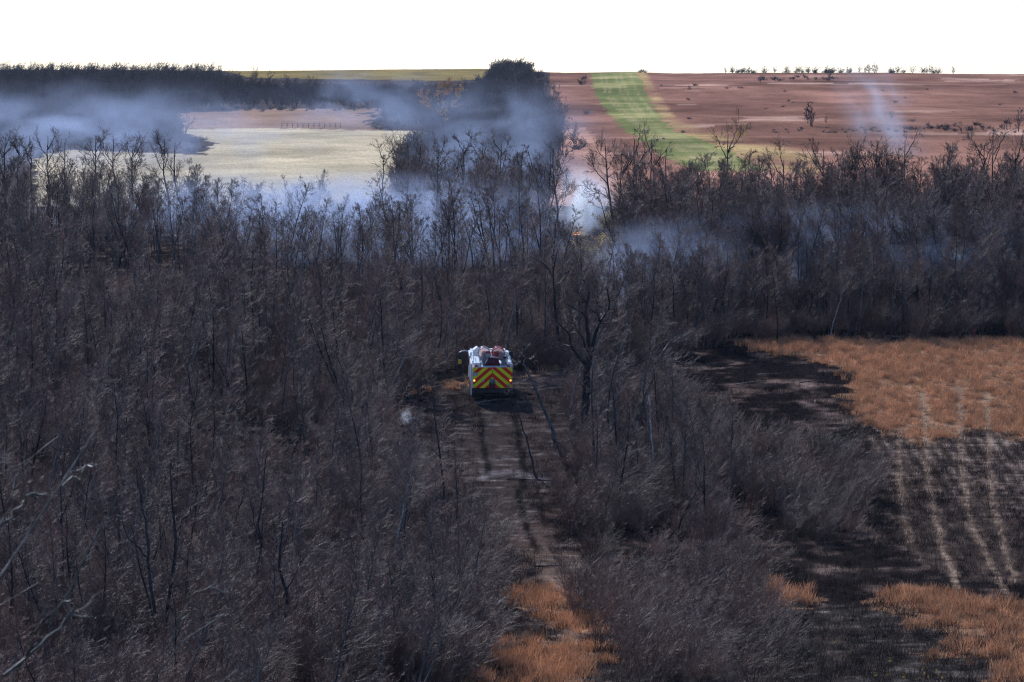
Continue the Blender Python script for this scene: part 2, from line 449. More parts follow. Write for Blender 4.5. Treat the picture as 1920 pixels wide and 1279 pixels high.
def curves(r, p, d, L, n, wob, up, lean=(0, 0, 0)):
    """K wandering centre lines from p along d"""
    K = len(p); P = np.zeros((K, n, 3)); P[:, 0] = p; d = d.copy()
    for k in range(1, n):
        d = d + r.normal(0, wob, (K, 3)) + np.array([0, 0, up]) / (n - 1) + np.array(lean) / (n - 1)
        d /= np.linalg.norm(d, axis=1, keepdims=True)
        P[:, k] = P[:, k - 1] + d * (L / (n - 1))[:, None]
    return P
def kids(r, P, L, R0, m, t0, t1, angle, lenf, radf, taper=1.0):
    """m children per branch"""
    K, n, _ = P.shape
    t = r.uniform(t0, t1, (K, m)); f = t * (n - 1); i = np.minimum(f.astype(int), n - 2); w = (f - i)[..., None]
    kk = np.arange(K)[:, None]
    a = P[kk, i]; b = P[kk, i + 1]
    p = a * (1 - w) + b * w
    T = b - a; T /= np.linalg.norm(T, axis=2, keepdims=True) + 1e-9
    rd = r.normal(0, 1, (K, m, 3)); rd -= (rd * T).sum(-1, keepdims=True) * T
    rd /= np.linalg.norm(rd, axis=2, keepdims=True) + 1e-9
    ang = np.radians(angle) * r.uniform(0.65, 1.3, (K, m, 1))
    d = T * np.cos(ang) + rd * np.sin(ang)
    l = L[:, None] * lenf * r.uniform(0.6, 1.25, (K, m)) * (1 - taper * 0.75 * (t - t0) / (t1 - t0 + 1e-6))
    ra = R0[:, None] * radf * r.uniform(0.7, 1.1, (K, m)) * (1 - 0.6 * t)
    return p.reshape(-1, 3), d.reshape(-1, 3), l.ravel(), ra.ravel()
def tone_of(r, K, lo=0.0, hi=0.5, pale=0.08):
    t = r.uniform(lo, hi, K); t[r.random(K) < pale] = 1.0
    return t

def aspen(seed, H=9.0, r0=0.085, crook=0.05, n1=26, l1=0.24, start=0.35, ang=42, n2=7, n3=4, tw=0.008, up=0.5, lean=(0, 0, 0), stems=1, spread=0.0):
    r = np.random.default_rng(seed)
    p = np.zeros((stems, 3)); d = np.tile([0, 0, 1.0], (stems, 1))
    if stems > 1:
        p[:, :2] = r.normal(0, 0.12, (stems, 2)); d[:, :2] += r.normal(0, spread, (stems, 2))
    d += np.array(lean) * 0.5; d /= np.linalg.norm(d, axis=1, keepdims=True)
    L = H * r.uniform(0.8 if stems > 1 else 1, 1, stems)
    P0 = curves(r, p, d, L, 14, crook, 0.1 if stems > 1 else 0.25, lean)
    P0[:, 0, 2] -= 0.3
    R0 = r0 * (1 - 0.88 * np.linspace(0, 1, 14) ** 1.1)[None, :] * r.uniform(0.8, 1.1, (stems, 1))
    trunk = [tubes(P0, R0, 6, tone_of(r, stems, 0.1, 0.7, 0.1))]
    p1, d1, L1, r1 = kids(r, P0, L, R0[:, 0], n1, start, 0.98, ang, l1, 0.34)
    P1 = curves(r, p1, d1, L1, 6, 0.10, up)
    R1 = np.maximum(r1, tw * 1.3)[:, None] * (1 - 0.75 * np.linspace(0, 1, 6))[None, :]
    trunk.append(tubes(P1, R1, 4, tone_of(r, len(P1), 0.0, 0.5, 0.05)))
    p2, d2, L2, r2 = kids(r, P1, L1, r1, n2, 0.15, 1.0, 40, 0.42, 0.5)
    P2 = curves(r, p2, d2, L2, 4, 0.10, up * 0.8)
    crown = [tubes(P2, np.full((len(P2), 4), tw) * np.linspace(1.1, 0.5, 4)[None, :], 3, tone_of(r, len(P2)))]
    if n3:
        p3, d3, L3, r3 = kids(r, P2, L2, r2, n3, 0.2, 1.0, 38, 0.75, 0.6, 0.6)
        L3 = np.clip(L3, 0.15, 0.9)
        P3 = curves(r, p3, d3, L3, 3, 0.08, up * 0.6)
        crown.append(tubes(P3, np.full((len(P3), 3), tw) * np.array([0.8, 0.65, 0.3])[None, :], 3, tone_of(r, len(P3), 0, 0.6, 0.06)))
    return trunk, crown, P2
def shrub(seed, H=3.6, stems=16, spread=0.35, lean=(0.35, 0, 0), n1=9, n2=5, tw=0.007, up=0.3):
    r = np.random.default_rng(seed)
    p = np.zeros((stems, 3)); p[:, :2] = r.normal(0, 0.28, (stems, 2)); p[:, 2] = -0.15
    d = np.tile([0, 0, 1.0], (stems, 1)); d[:, :2] += r.normal(0, spread, (stems, 2)); d += np.array(lean) * 0.6
    d /= np.linalg.norm(d, axis=1, keepdims=True)
    L = H * r.uniform(0.55, 1.1, stems)
    P0 = curves(r, p, d, L, 8, 0.10, 0.1, lean)
    R0 = 0.018 * (1 - 0.75 * np.linspace(0, 1, 8))[None, :] * r.uniform(0.6, 1.5, (stems, 1))
    stemp = [tubes(P0, R0, 4, tone_of(r, stems, 0.0, 0.6, 0.15))]
    p1, d1, L1, r1 = kids(r, P0, L, R0[:, 0], n1, 0.2, 1.0, 42, 0.36, 0.5)
    P1 = curves(r, p1, d1, L1, 4, 0.12, up, np.array(lean) * 0.3)
    stemp_c = [tubes(P1, np.full((len(P1), 4), tw * 1.15) * np.linspace(1.1, 0.5, 4)[None, :], 3, tone_of(r, len(P1), 0, 0.5, 0.08))]
    p2, d2, L2, r2 = kids(r, P1, L1, r1, n2, 0.15, 1.0, 42, 0.6, 0.6, 0.5)
    P2 = curves(r, p2, d2, np.clip(L2, 0.12, 0.8), 3, 0.12, up, np.array(lean) * 0.15)
    stemp_c.append(tubes(P2, np.full((len(P2), 3), tw) * np.array([0.9, 0.7, 0.3])[None, :], 3, tone_of(r, len(P2), 0, 0.6, 0.06)))
    return stemp, stemp_c
def leaves_mesh(name, r, pts, n, size, mat):
    i = r.integers(0, len(pts), n); c = pts[i] + r.normal(0, 0.12, (n, 3))
    a = r.normal(0, 1, (n, 3)); a /= np.linalg.norm(a, axis=1, keepdims=True)
    b = np.cross(a, r.normal(0, 1, (n, 3))); b /= np.linalg.norm(b, axis=1, keepdims=True)
    s = size * r.uniform(0.6, 1.3, (n, 1))
    v = np.stack([c - a * s, c + b * s * 0.6, c + a * s, c - b * s * 0.6], 1).reshape(-1, 3)
    q = np.arange(n * 4).reshape(n, 4)
    me = mesh_np(name, v, q, False)
    at_ = me.attributes.new('tone', 'FLOAT', 'POINT'); at_.data.foreach_set('value', np.repeat(r.random(n), 4).astype(np.float32))
    me.materials.append(mat)
    return me

# kinds: each is (trunk mesh, crown mesh)
ASP = []
for k in range(9):
    t, c, _ = aspen(100 + k, H=8.6 + (k % 3) * 0.5, crook=0.035 + 0.02 * (k % 4), n1=24 + k % 3 * 4, l1=0.28, ang=50, up=0.38, start=0.32 + 0.07 * (k % 3), r0=0.098, n2=8, n3=5, tw=0.0085,
                    lean=((k % 3 - 1) * 0.10, 0, 0))
    ASP.append((branch_mesh('trunk', t, M['trunk' if k % 3 else 'darktrunk']), branch_mesh('crown', c, M['twig' if k % 4 else 'redtwig'])))
SAP = []      # slender saplings
for k in range(5):
    t, c, _ = aspen(200 + k, H=6.0, r0=0.04, crook=0.05, n1=22, l1=0.22, start=0.2, n2=6, n3=5, tw=0.008, lean=(0.12 * (k % 3), 0, 0))
    SAP.append((branch_mesh('trunk', t, M['trunk']), branch_mesh('crown', c, M['redtwig' if k % 2 else 'twig'])))
SHR = []
for k in range(7):
    s, c = shrub(300 + k, H=3.2 + 0.3 * (k % 3), stems=17, lean=(0.16 + 0.14 * (k % 3), -0.05, 0), n1=11, n2=7, tw=0.0068, spread=0.36)
    SHR.append((branch_mesh('stems', s, M['twig' if k % 2 else 'redtwig']), branch_mesh('twigs', c, M['redtwig' if k % 3 == 0 else 'twig'])))
FAR = []      # distant trees, clusters of thick twigs
for k in range(5):
    t, c, _ = aspen(400 + k, H=6.6, r0=0.09, crook=0.07, n1=13, l1=0.36, start=0.12, ang=50, n2=8, n3=4, tw=0.020, up=0.35, stems=3, spread=0.14)
    FAR.append(branch_mesh('distant_tree', t + c, M['fartwig']))
FSH = []
for k in range(4):
    s, c = shrub(500 + k, H=2.6, stems=14, spread=0.5, lean=(0, 0, 0), n1=8, n2=4, tw=0.028)
    FSH.append(branch_mesh('distant_shrub', s + c, M['fartwig']))

# ------------------------------------------------------------------ scatter as one stuff object (geometry nodes)
def scatter(name, meshes, x, y, scale, label, lean=0.0, zoff=0.0, seed=1):
    r = np.random.default_rng(seed); n = len(x)
    col = bpy.data.collections.new(name + '_kinds')
    for k, group in enumerate(meshes):
        me = group
        o = bpy.data.objects.new('%s_kind_%02d' % (name, k), me); col.objects.link(o)
    z = ground(x, y) + zoff
    me = bpy.data.meshes.new(name)
    me.vertices.add(n); me.vertices.foreach_set('co', np.stack([x, y, z], -1).astype(np.float32).ravel())
    rot = np.stack([r.normal(0, 0.06, n), r.normal(lean, 0.07, n), r.uniform(-1.3, 1.3, n)], -1)
    for nm, tp, dat in (('rot', 'FLOAT_VECTOR', rot), ('scl', 'FLOAT', scale)):
        a = me.attributes.new(nm, tp, 'POINT')
        a.data.foreach_set('vector' if tp == 'FLOAT_VECTOR' else 'value', np.asarray(dat, np.float32).ravel())
    a = me.attributes.new('pick', 'INT', 'POINT'); a.data.foreach_set('value', r.integers(0, len(meshes), n).astype(np.int32))
    o = link(name, me)
    ng = bpy.data.node_groups.new(name + '_scatter', 'GeometryNodeTree')
    ng.interface.new_socket('Geometry', in_out='INPUT', socket_type='NodeSocketGeometry')
    ng.interface.new_socket('Geometry', in_out='OUTPUT', socket_type='NodeSocketGeometry')
    N, L = ng.nodes, ng.links
    gi = N.new('NodeGroupInput'); go = N.new('NodeGroupOutput')
    ci = N.new('GeometryNodeCollectionInfo'); ci.inputs[0].default_value = col; ci.inputs[1].default_value = True; ci.inputs[2].default_value = True
    ip = N.new('GeometryNodeInstanceOnPoints'); ip.inputs['Pick Instance'].default_value = True
    def attr(nm, tp):
        q = N.new('GeometryNodeInputNamedAttribute'); q.data_type = tp; q.inputs[0].default_value = nm; return q.outputs[0]
    L.new(gi.outputs[0], ip.inputs['Points']); L.new(ci.outputs[0], ip.inputs['Instance'])
    L.new(attr('pick', 'INT'), ip.inputs['Instance Index'])
    L.new(attr('rot', 'FLOAT_VECTOR'), ip.inputs['Rotation'])
    L.new(attr('scl', 'FLOAT'), ip.inputs['Scale'])
    L.new(ip.outputs[0], go.inputs[0])
    md = o.modifiers.new('scatter', 'NODES'); md.node_group = ng
    return tag(o, label, kind='stuff')
def joined(pair, name):
    """one mesh of a trunk and its crown, for the masses"""
    bm = bmesh.new(); bm.from_mesh(pair[0]); k = len(bm.faces)
    bm.from_mesh(pair[1]); bm.faces.ensure_lookup_table()
    for f in bm.faces[k:]: f.material_index = 1
    me = bpy.data.meshes.new(name); bm.to_mesh(me); bm.free()
    me.materials.append(pair[0].materials[0]); me.materials.append(pair[1].materials[0])
    return me
ASPJ = [joined(p, 'aspen') for p in ASP]
SAPJ = [joined(p, 'sapling') for p in SAP]
SHRJ = [joined(p, 'willow') for p in SHR]

def region(polys, density, ymin, ymax, seed, holes=(), pxr=(-500, 2500), clump=0, jit=10):
    """random ground points whose place falls in the polygons (photograph pixels); returns x, y, px, py"""
    r = np.random.default_rng(seed)
    w = ymax * max(abs(pxr[0] - 960), abs(pxr[1] - 960)) / F
    n = int(density * (ymax - ymin) * 2 * w)
    x = r.uniform(-w, w, n); y = r.uniform(ymin, ymax, n)
    px, py = proj(x, y, ground(x, y))
    px2 = px + r.normal(0, jit, n) + (fbm(x, y, 2.5, 33, 3) - 0.5) * jit * 5; py2 = py + r.normal(0, jit * 0.3, n) + (fbm(x, y, 2.5, 44, 3) - 0.5) * jit * 1.8
    k = np.zeros(n, bool)
    for P in polys: k |= inpoly(px2, py2, P)
    for P in holes: k &= ~inpoly(px, py, P)
    if clump:
        k &= r.random(n) < np.clip((fbm(x, y, 13, 91, 3) - 0.5) * 3.2 * clump + 0.78, 0.12, 1)
    return x[k], y[k], px[k], py[k]

# wood on the left, clearing by the truck kept free
CLEAR = [[(735, 800), (780, 730), (840, 712), (1050, 690), (1060, 760), (1040, 900), (1075, 1010), (1130, 1100), (1180, 1180), (1150, 1300), (830, 1300), (870, 1215), (930, 1120), (935, 1040), (905, 960), (880, 880), (830, 860)]]
LEFTWOOD = [[(-500, 430), (1040, 430), (1065, 560), (1050, 690), (880, 700), (800, 716), (725, 790), (735, 880), (850, 965), (905, 1040), (925, 1110), (850, 1230), (780, 1500), (-500, 1500)]]
RIGHTWOOD = [[(1165, 508), (2500, 508), (2500, 632), (1380, 636), (1290, 655), (1150, 690), (1050, 690), (1065, 560)]]
SHRUBWOOD = [[(1085, 725), (1250, 710), (1310, 790), (1480, 850), (1590, 880), (1640, 930), (1620, 990), (1500, 1060), (1380, 1080), (1260, 1120), (1120, 1080), (1068, 1000), (1062, 890)]]

protos = {}
placed = []
def plant(kind, x, y, s, yaw=None, tilt=None):
    """a tree or shrub of its own: an Empty at its foot with trunk and crown"""
    pair, nm, parts = kind
    o = bpy.data.objects.new(nm, None); C.objects.link(o)
    o.empty_display_size = 0.2
    o.location = (x, y, g1(x, y)); o.scale = (s, s, s * random.uniform(0.9, 1.1))
    tx, ty = tilt if tilt else (random.gauss(0, 0.05), random.gauss(0.02, 0.05))
    o.rotation_euler = (tx, ty, random.uniform(-1.3, 1.3) if yaw is None else yaw)
    key = pair[0].name
    if key not in protos:
        a = bpy.data.objects.new(parts[0], pair[0]); b = bpy.data.objects.new(parts[1], pair[1])
        protos[key] = (a, b)
    else:
        a = protos[key][0].copy(); b = protos[key][1].copy()
    for q in (a, b):
        C.objects.link(q); q.parent = o
    return o
def side_word(px):
    return ('at the left edge' if px < 60 else 'near the left edge' if px < 160 else 'well left' if px < 270 else 'in the left third' if px < 390 else 'mid-left' if px < 480 else 'left of centre' if px < 580 else 'left of the truck' if px < 760 else 'just left of the truck' if px < 870 else
            'in line with the truck' if px < 980 else 'right of the truck' if px < 1130 else 'further right' if px < 1300 else 'left of the orange field' if px < 1440 else
            'near its left corner' if px < 1600 else 'near its middle' if px < 1760 else 'near the right edge')
def depth_word(v):
    return ('on the wood edge' if v < 660 else 'behind the clearing' if v < 720 else 'deep in the thicket' if v < 800 else 'midway down the thicket' if v < 900 else
            'in the lower thicket' if v < 1020 else 'low in the thicket' if v < 1140 else 'at the thicket foot')

# --- individual trees: the 300 that show largest, the rest one mass
x, y, px, py = region(LEFTWOOD, 0.20, 150, 425, 51, clump=1)
x2, y2, px2, py2 = region(RIGHTWOOD, 0.62, 276, 340, 52)
k = ~((px > 1038) & (px < 1172) & (py < 650)); x, y, px, py = x[k], y[k], px[k], py[k]
k = ~((px2 > 1046) & (px2 < 1175) & (py2 < 650)); x2, y2, px2, py2 = x2[k], y2[k], px2[k], py2[k]
x3, y3, px3, py3 = region([[(1060, 760), (1240, 760), (1340, 880), (1420, 960), (1340, 1030), (1180, 1060), (1090, 980)]], 0.16, 205, 275, 55, clump=1)
TX = np.concatenate([x, x2, x3]); TY = np.concatenate([y, y2, y3]); TPX = np.concatenate([px, px2, px3]); TPY = np.concatenate([py, py2, py3])
inside = (TPX > -60) & (TPX < 1980)
score = TY + np.where(inside, 0, 5000) + np.where((TPY < 645) & (TPY > 600), -70, 0) + np.where((TPY < 700) & (TPY > 655) & (TPX > 650), -60, 0)
order = np.argsort(score)
NIND = 250
indiv = set(order[:NIND].tolist())
zone_labels = {}
for i in order[:NIND]:
    q = random.random()
    a, b, w, v = float(TX[i]), float(TY[i]), float(TPX[i]), float(TPY[i])
    if w > 1040 and v > 690:
        k = random.randrange(9); s = random.uniform(0.5, 0.75); kind = (SAP[k % 5] if k > 5 else ASP[k], 'bare_tree', ('trunk', 'crown'))
        gr = 'bare trees in the scrub right of the track'
    elif v < 655 and w > 1165:
        k = random.randrange(9); s = random.uniform(0.55, 0.78); kind = (ASP[k], 'bare_tree', ('trunk', 'crown'))
        gr = 'bare trees edging the orange grass field'
        where = 'on the far edge of the orange grass field'
    else:
        k = random.randrange(9) if q < 0.5 else None
        s = random.uniform(0.6, 0.95) if b > 235 else random.uniform(0.5, 0.75)
        kind = (ASP[k], 'bare_tree', ('trunk', 'crown')) if k is not None else (SAP[random.randrange(5)], 'bare_tree', ('trunk', 'crown'))
        if v < 720: gr = 'bare trees in the wood behind the clearing'; where = 'in the wood just behind the clearing'
        elif v < 1000: gr = 'bare trees of the middle thicket'; where = 'in the middle of the big thicket'
        else: gr = 'bare trees at the foot of the thicket'; where = 'low in the near thicket'
    o = plant(kind, a, b, s)
    size = 'tall' if s > 0.78 else 'slender' if s > 0.62 else 'small'
    lean = 'right-leaning' if o.rotation_euler[1] > 0.05 else 'left-leaning' if o.rotation_euler[1] < -0.02 else 'upright'
    tag(o, '%s %s %s tree %s, %s' % (size, lean, 'reddish' if 'reddish' in kind[0][1].materials[0].name else 'charred' if 'charred' in kind[0][0].materials[0].name else 'grey', 'in trackside scrub' + (', high up' if v < 850 else ', lower down') if w > 1040 and v > 690 else 'on the orange field edge' if v < 655 and w > 1165 else depth_word(v), side_word(w)), 'tree', gr)
rest = np.array([i for i in range(len(TX)) if i not in indiv])
r = np.random.default_rng(5)
sc = np.where(TPY[rest] < 520, r.uniform(0.70, 0.98, len(rest)), r.uniform(0.55, 0.92, len(rest)))
sc = np.where((TPX[rest] > 380) & (TPX[rest] < 715) & (TPY[rest] < 520), r.uniform(0.45, 0.62, len(rest)), sc)
sc = np.where((TPX[rest] <= 380) & (TPY[rest] < 520), r.uniform(0.55, 0.8, len(rest)), sc)
sc = np.where((TPX[rest] > 1165) & (TPY[rest] > 600), r.uniform(0.5, 0.75, len(rest)), sc)
sc = np.where((TPX[rest] > 1165) & (TPY[rest] < 585), r.uniform(0.82, 1.08, len(rest)), sc)
scatter('bare_woods', ASPJ + SAPJ, TX[rest], TY[rest], sc, 'dense mass of bare grey trees filling the valley woods', lean=0.03, seed=61)

# --- shrubs: nearest ones singly, the rest one mass
x, y, px, py = region(LEFTWOOD, 0.48, 150, 300, 71, clump=1)
x2, y2, px2, py2 = region(SHRUBWOOD, 0.60, 205, 280, 72, clump=1.4)
x3, y3, px3, py3 = region([[(880, 640), (2500, 600), (2500, 634), (1380, 638), (1300, 660), (1050, 688), (870, 695)], [(-500, 560), (1050, 560), (1050, 600), (-500, 640)], [(1165, 508), (2500, 508), (2500, 628), (1165, 628)]], 0.45, 276, 338, 73)
x4, y4, px4, py4 = region([[(1040, 1120), (1400, 1090), (1440, 1300), (1150, 1300), (1120, 1180)], [(560, 1100), (930, 1090), (860, 1300), (560, 1300)]], 0.30, 165, 212, 74)
SX = np.concatenate([x, x2, x3, x4]); SY = np.concatenate([y, y2, y3, y4]); SPX = np.concatenate([px, px2, px3, px4]); SPY = np.concatenate([py, py2, py3, py4])
score = SY + np.where((SPX > -40) & (SPX < 1960) & (SPY < 1400), 0, 5000)
order = np.argsort(score); NS = 240
ind2 = set(order[:NS].tolist())
for i in order[:NS]:
    s = random.uniform(0.6, 1.05); w, v = float(SPX[i]), float(SPY[i])
    s *= 0.7 + 0.7 * float(fbm(float(SX[i]), float(SY[i]), 9, 95, 2))
    if w > 1000: s *= 0.85
    kk = random.randrange(7); tint = ('reddish' if 'reddish' in SHR[kk][1].materials[0].name else 'grey') + (' red-stemmed' if 'reddish' in SHR[kk][0].materials[0].name else '')
    o = plant((SHR[kk], 'willow_shrub', ('stems', 'twigs')), float(SX[i]), float(SY[i]), s)
    if w > 1000: gr = 'leafless shrubs right of the dirt track'; where = 'beside the track, ' + ('high up' if v < 800 else 'midway' if v < 950 else 'low down')
    else: gr = 'leafless shrubs of the near thicket'; where = 'in the near thicket left of the track'
    size = 'big' if s > 0.85 else 'middling' if s > 0.7 else 'small'
    tag(o, '%s %s %s shrub %s, %s' % (size, tint, 'leaning' if o.rotation_euler[1] > 0.04 else 'upright', where if w > 1000 else depth_word(v), side_word(w)), 'shrub', gr)
rest = np.array([i for i in range(len(SX)) if i not in ind2])
scatter('twig_undergrowth', SHRJ, SX[rest], SY[rest], np.random.default_rng(6).uniform(0.45, 0.95, len(rest)), 'tangle of leafless shrubs and twigs between the trees', lean=0.04, seed=62)

# --- distant woods
FARW = [[(-500, 140), (380, 142), (450, 165), (620, 180), (840, 184), (900, 170), (926, 142), (990, 142), (1014, 162), (1028, 205), (1040, 250), (1046, 300), (1000, 300), (820, 262), (770, 240), (705, 205), (480, 204), (330, 214), (335, 282), (270, 285), (100, 290), (-500, 300)],
        [(780, 240), (1036, 230), (1040, 400), (1030, 440), (760, 350), (740, 300)]]
x, y, px, py = region(FARW, 0.08, 450, 1500, 81, pxr=(-300, 1100), holes=[PINK, YELLOW, TOPFIELD])
rr8 = np.random.default_rng(8)
fs = rr8.uniform(0.42, 0.68, len(x)) + np.where((px > 840) & (py < 330) & (py > 200), 0.22, 0) - np.where((px > 1000) & (py < 240), 0.12, 0)
fs = np.where((px > 924) & (px < 992) & (py < 160), rr8.uniform(0.75, 0.95, len(x)), fs)
scatter('distant_woods', FAR, x, y, fs, 'dark bare woods covering the far slope on the left', seed=63)
print('far', len(x), 'trees', len(TX), 'shrubs', len(SX))

# ------------------------------------------------------------------ grass
def tuft(seed, n, h, spread, w, mat):
    r = np.random.default_rng(seed)
    p = np.zeros((n, 3)); p[:, :2] = r.normal(0, spread, (n, 2)); p[:, 2] = -0.03
    d = np.tile([0.12, 0, 1.0], (n, 1)); d[:, :2] += r.normal(0, 0.28, (n, 2)); d /= np.linalg.norm(d, axis=1, keepdims=True)
    P = curves(r, p, d, h * r.uniform(0.5, 1.15, n), 3, 0.12, -0.2)
    return branch_mesh('tuft', [tubes(P, np.full((n, 3), w) * np.array([1, 0.8, 0.3]), 3, r.random(n))], mat)
GT = [tuft(600 + k, 34, 0.55, 0.17, 0.009, M['grass']) for k in range(4)]
PT = [tuft(620 + k, 16, 0.28, 0.14, 0.008, M['palegrass']) for k in range(3)]
DT = [tuft(640 + k, 22, 0.5, 0.22, 0.008, M['darkgrass']) for k in range(4)]
def grass_pts(polys, dens, y0, y1, seed, pxr=(700, 2100)):
    return region(polys, dens, y0, y1, seed, pxr=pxr)
x, y, px, py = grass_pts([ORANGE_FIELD], 7.0, 236, 296, 91)
k = np.ones(len(x), bool)
for pts in LINES: k &= linedist(px, py, pts, [9] * len(pts)) < 0.2
k &= np.random.default_rng(9).random(len(x)) < np.clip(fbm(x, y, 5, 97, 3) * 2.2 - 0.2, 0.25, 1)
x, y = x[k], y[k]
xb, yb, pxb, pyb = region(ORANGE_PATCHES, 5.0, 165, 290, 92, pxr=(700, 2100), jit=20)
kb = np.random.default_rng(19).random(len(xb)) < np.clip(fbm(xb, yb, 2.2, 98, 3) * 3 - 0.75, 0.05, 1)
xb, yb = xb[kb], yb[kb]
sc = np.concatenate([np.random.default_rng(1).uniform(0.5, 0.95, len(x)), np.random.default_rng(2).uniform(0.6, 1.2, len(xb))])
scatter('dry_grass', GT, np.concatenate([x, xb]), np.concatenate([y, yb]), sc, 'orange dry grass standing in the unburnt field and patches', seed=64)
x, y, px, py = grass_pts([[(1560, 760), (2200, 760), (2200, 1100), (1700, 1060), (1560, 900)]], 2.2, 205, 270, 93)
x2, y2, _, _ = grass_pts([[(1100, 1120), (2200, 1150), (2200, 1400), (900, 1400), (950, 1150)], [(870, 760), (1050, 760), (1100, 1100), (900, 1050)]], 1.1, 165, 270, 94)
scatter('pale_stubble', PT, np.concatenate([x, x2]), np.concatenate([y, y2]), np.random.default_rng(3).uniform(0.5, 1.1, len(x) + len(x2)), 'pale straw stubs sticking out of the burnt ground', seed=65)
x, y, px, py = grass_pts([[(700, 640), (2200, 640), (2200, 1400), (700, 1400)]], 2.4, 165, 296, 95)
k = ~inpoly(px, py, ORANGE_FIELD) & ~((np.random.default_rng(3).random(len(px)) < 0.35) & inpoly(px, py, [(1280, 650), (1400, 640), (1640, 700), (1640, 830), (1300, 770)])) & (linedist(px, py, TRACK, TRACKW) < 0.55)
for pts in LINES: k &= linedist(px, py, pts, [9] * len(pts)) < 0.2
k &= (np.random.default_rng(23).random(len(px)) < 0.4) | ~inpoly(px, py, [(720, 740), (880, 700), (1110, 690), (1110, 780), (1070, 880), (1030, 1040), (900, 960), (740, 860)])
scatter('scorched_grass', DT, x[k], y[k], np.random.default_rng(4).uniform(0.4, 1.1, int(k.sum())), 'dark scorched grass and weeds on the burnt ground', seed=66)

# ------------------------------------------------------------------ trees that stand out, each shaped on its own
def spot(px, py, D):
    """world point D metres out in the direction of a place in the photograph"""
    a = (px - 960) / F; b = (640 - py) / F
    k = D / (cp + b * sp_)
    return np.array([a * k, D, -k * sp_ + b * k * cp])
def resample(pts, n):
    pts = np.array(pts, float); s = np.concatenate([[0], np.cumsum(np.linalg.norm(np.diff(pts, axis=0), axis=1))])
    t = np.linspace(0, s[-1], n)
    return np.stack([np.interp(t, s, pts[:, i]) for i in range(3)], 1)
def limb_tree(name, label, cat, D, limbs, seed, trunkmat='darktrunk', twigmat='twig', n1=9, n2=6, l1=0.9, tw=0.009, leaf=None, group=None, foot=True, n3=3, up=0.25):
    """limbs: list of (pixel polyline, radius at the start, radius at the end)"""
    r = np.random.default_rng(seed)
    b = spot(*limbs[0][0][0], D)
    base = np.array([b[0], D, g1(b[0], D)])
    P, R = [], []
    for i, (pts, ra, rb) in enumerate(limbs):
        w = [spot(u, v, D) for u, v in pts]
        if i == 0 and foot: w = [base + np.array([0, 0, -0.25])] + w if w[0][2] > base[2] + 0.2 else [np.array([w[0][0], w[0][1], base[2] - 0.25])] + w[1:]
        w = np.array(w) - base
        w = resample(w, 12)
        dy = np.linspace(0, 1, 12) * r.normal(0, 0.5) * (0.2 if i == 0 else 1)
        w[:, 1] += dy; w[1:-1] += r.normal(0, 0.03, (10, 3))
        P.append(w); R.append(np.linspace(ra, rb, 12))
    P = np.array(P); R = np.array(R)
    limbs_t = [tubes(P, R, 7, tone_of(r, len(P), 0.2, 0.6, 0))]
    L = np.linalg.norm(np.diff(P, axis=1), axis=2).sum(1)
    p1, d1, L1, r1 = kids(r, P, np.full(len(P), l1), np.maximum(R.mean(1), 0.03), n1, 0.35, 1.0, 45, 1.0, 0.4, 0.2)
    P1 = curves(r, p1, d1, L1, 6, 0.16, up)
    limbs_t.append(tubes(P1, np.maximum(r1, 0.014)[:, None] * np.linspace(1, 0.4, 6)[None, :], 4, tone_of(r, len(P1), 0, 0.5, 0.05)))
    p2, d2, L2, r2 = kids(r, P1, L1, r1, n2, 0.1, 1.0, 42, 0.6, 0.5, 0.4)
    P2 = curves(r, p2, d2, L2, 4, 0.14, up)
    cr = [tubes(P2, np.full((len(P2), 4), tw) * np.linspace(1.1, 0.5, 4)[None, :], 3, tone_of(r, len(P2), 0, 0.5, 0.06))]
    if n3:
        p3, d3, L3, r3 = kids(r, P2, L2, r2, n3, 0.2, 1.0, 40, 0.7, 0.5, 0.4)
        P3 = curves(r, p3, d3, L3, 3, 0.1, up)
        cr.append(tubes(P3, np.full((len(P3), 3), tw * 0.8) * np.array([0.9, 0.7, 0.3])[None, :], 3, tone_of(r, len(P3), 0, 0.5, 0.08)))
    o = empty(name, base)
    tag(o, label, cat, group)
    link('trunk', branch_mesh('trunk', limbs_t, M[trunkmat]), None, o)
    link('crown', branch_mesh('crown', cr, M[twigmat]), None, o)
    if leaf: link('leaves', leaves_mesh('leaves', r, P2.reshape(-1, 3), leaf[0], leaf[1], M[leaf[2]]), None, o)
    return o
def q(pts, ox=960, oy=500, s=3.5526): return [(ox + a / s, oy + b / s) for a, b in pts]
limb_tree('crooked_tree', 'big crooked dark tree with forked spreading limbs just right of the fire truck', 'tree', 248,
          [(q([(488, 1200), (486, 1000), (492, 850), (500, 720), (512, 640)]), 0.247, 0.196),
           (q([(512, 650), (520, 540), (500, 430), (490, 330), (500, 240), (520, 190), (505, 120)]), 0.156, 0.035),
           (q([(516, 620), (535, 540), (552, 450), (592, 370), (640, 290), (655, 230), (636, 150)]), 0.143, 0.035),
           (q([(500, 670), (445, 605), (392, 535), (384, 460), (330, 400), (282, 340)]), 0.117, 0.028),
           (q([(392, 535), (350, 530), (310, 515)]), 0.065, 0.021), (q([(592, 370), (562, 310), (515, 288)]), 0.065, 0.021),
           (q([(560, 310), (580, 265), (570, 230)]), 0.046, 0.017), (q([(640, 290), (680, 278), (712, 272)]), 0.046, 0.017),
           (q([(500, 240), (462, 215), (432, 170)]), 0.046, 0.017), (q([(592, 378), (650, 374), (700, 380)]), 0.039, 0.017),
           (q([(490, 330), (440, 290), (360, 250)]), 0.046, 0.017), (q([(655, 230), (690, 205), (720, 180)]), 0.039, 0.017),
           (q([(500, 560), (470, 480), (420, 400), (390, 330)]), 0.058, 0.020)], 901, n1=7, n2=5, l1=0.8)
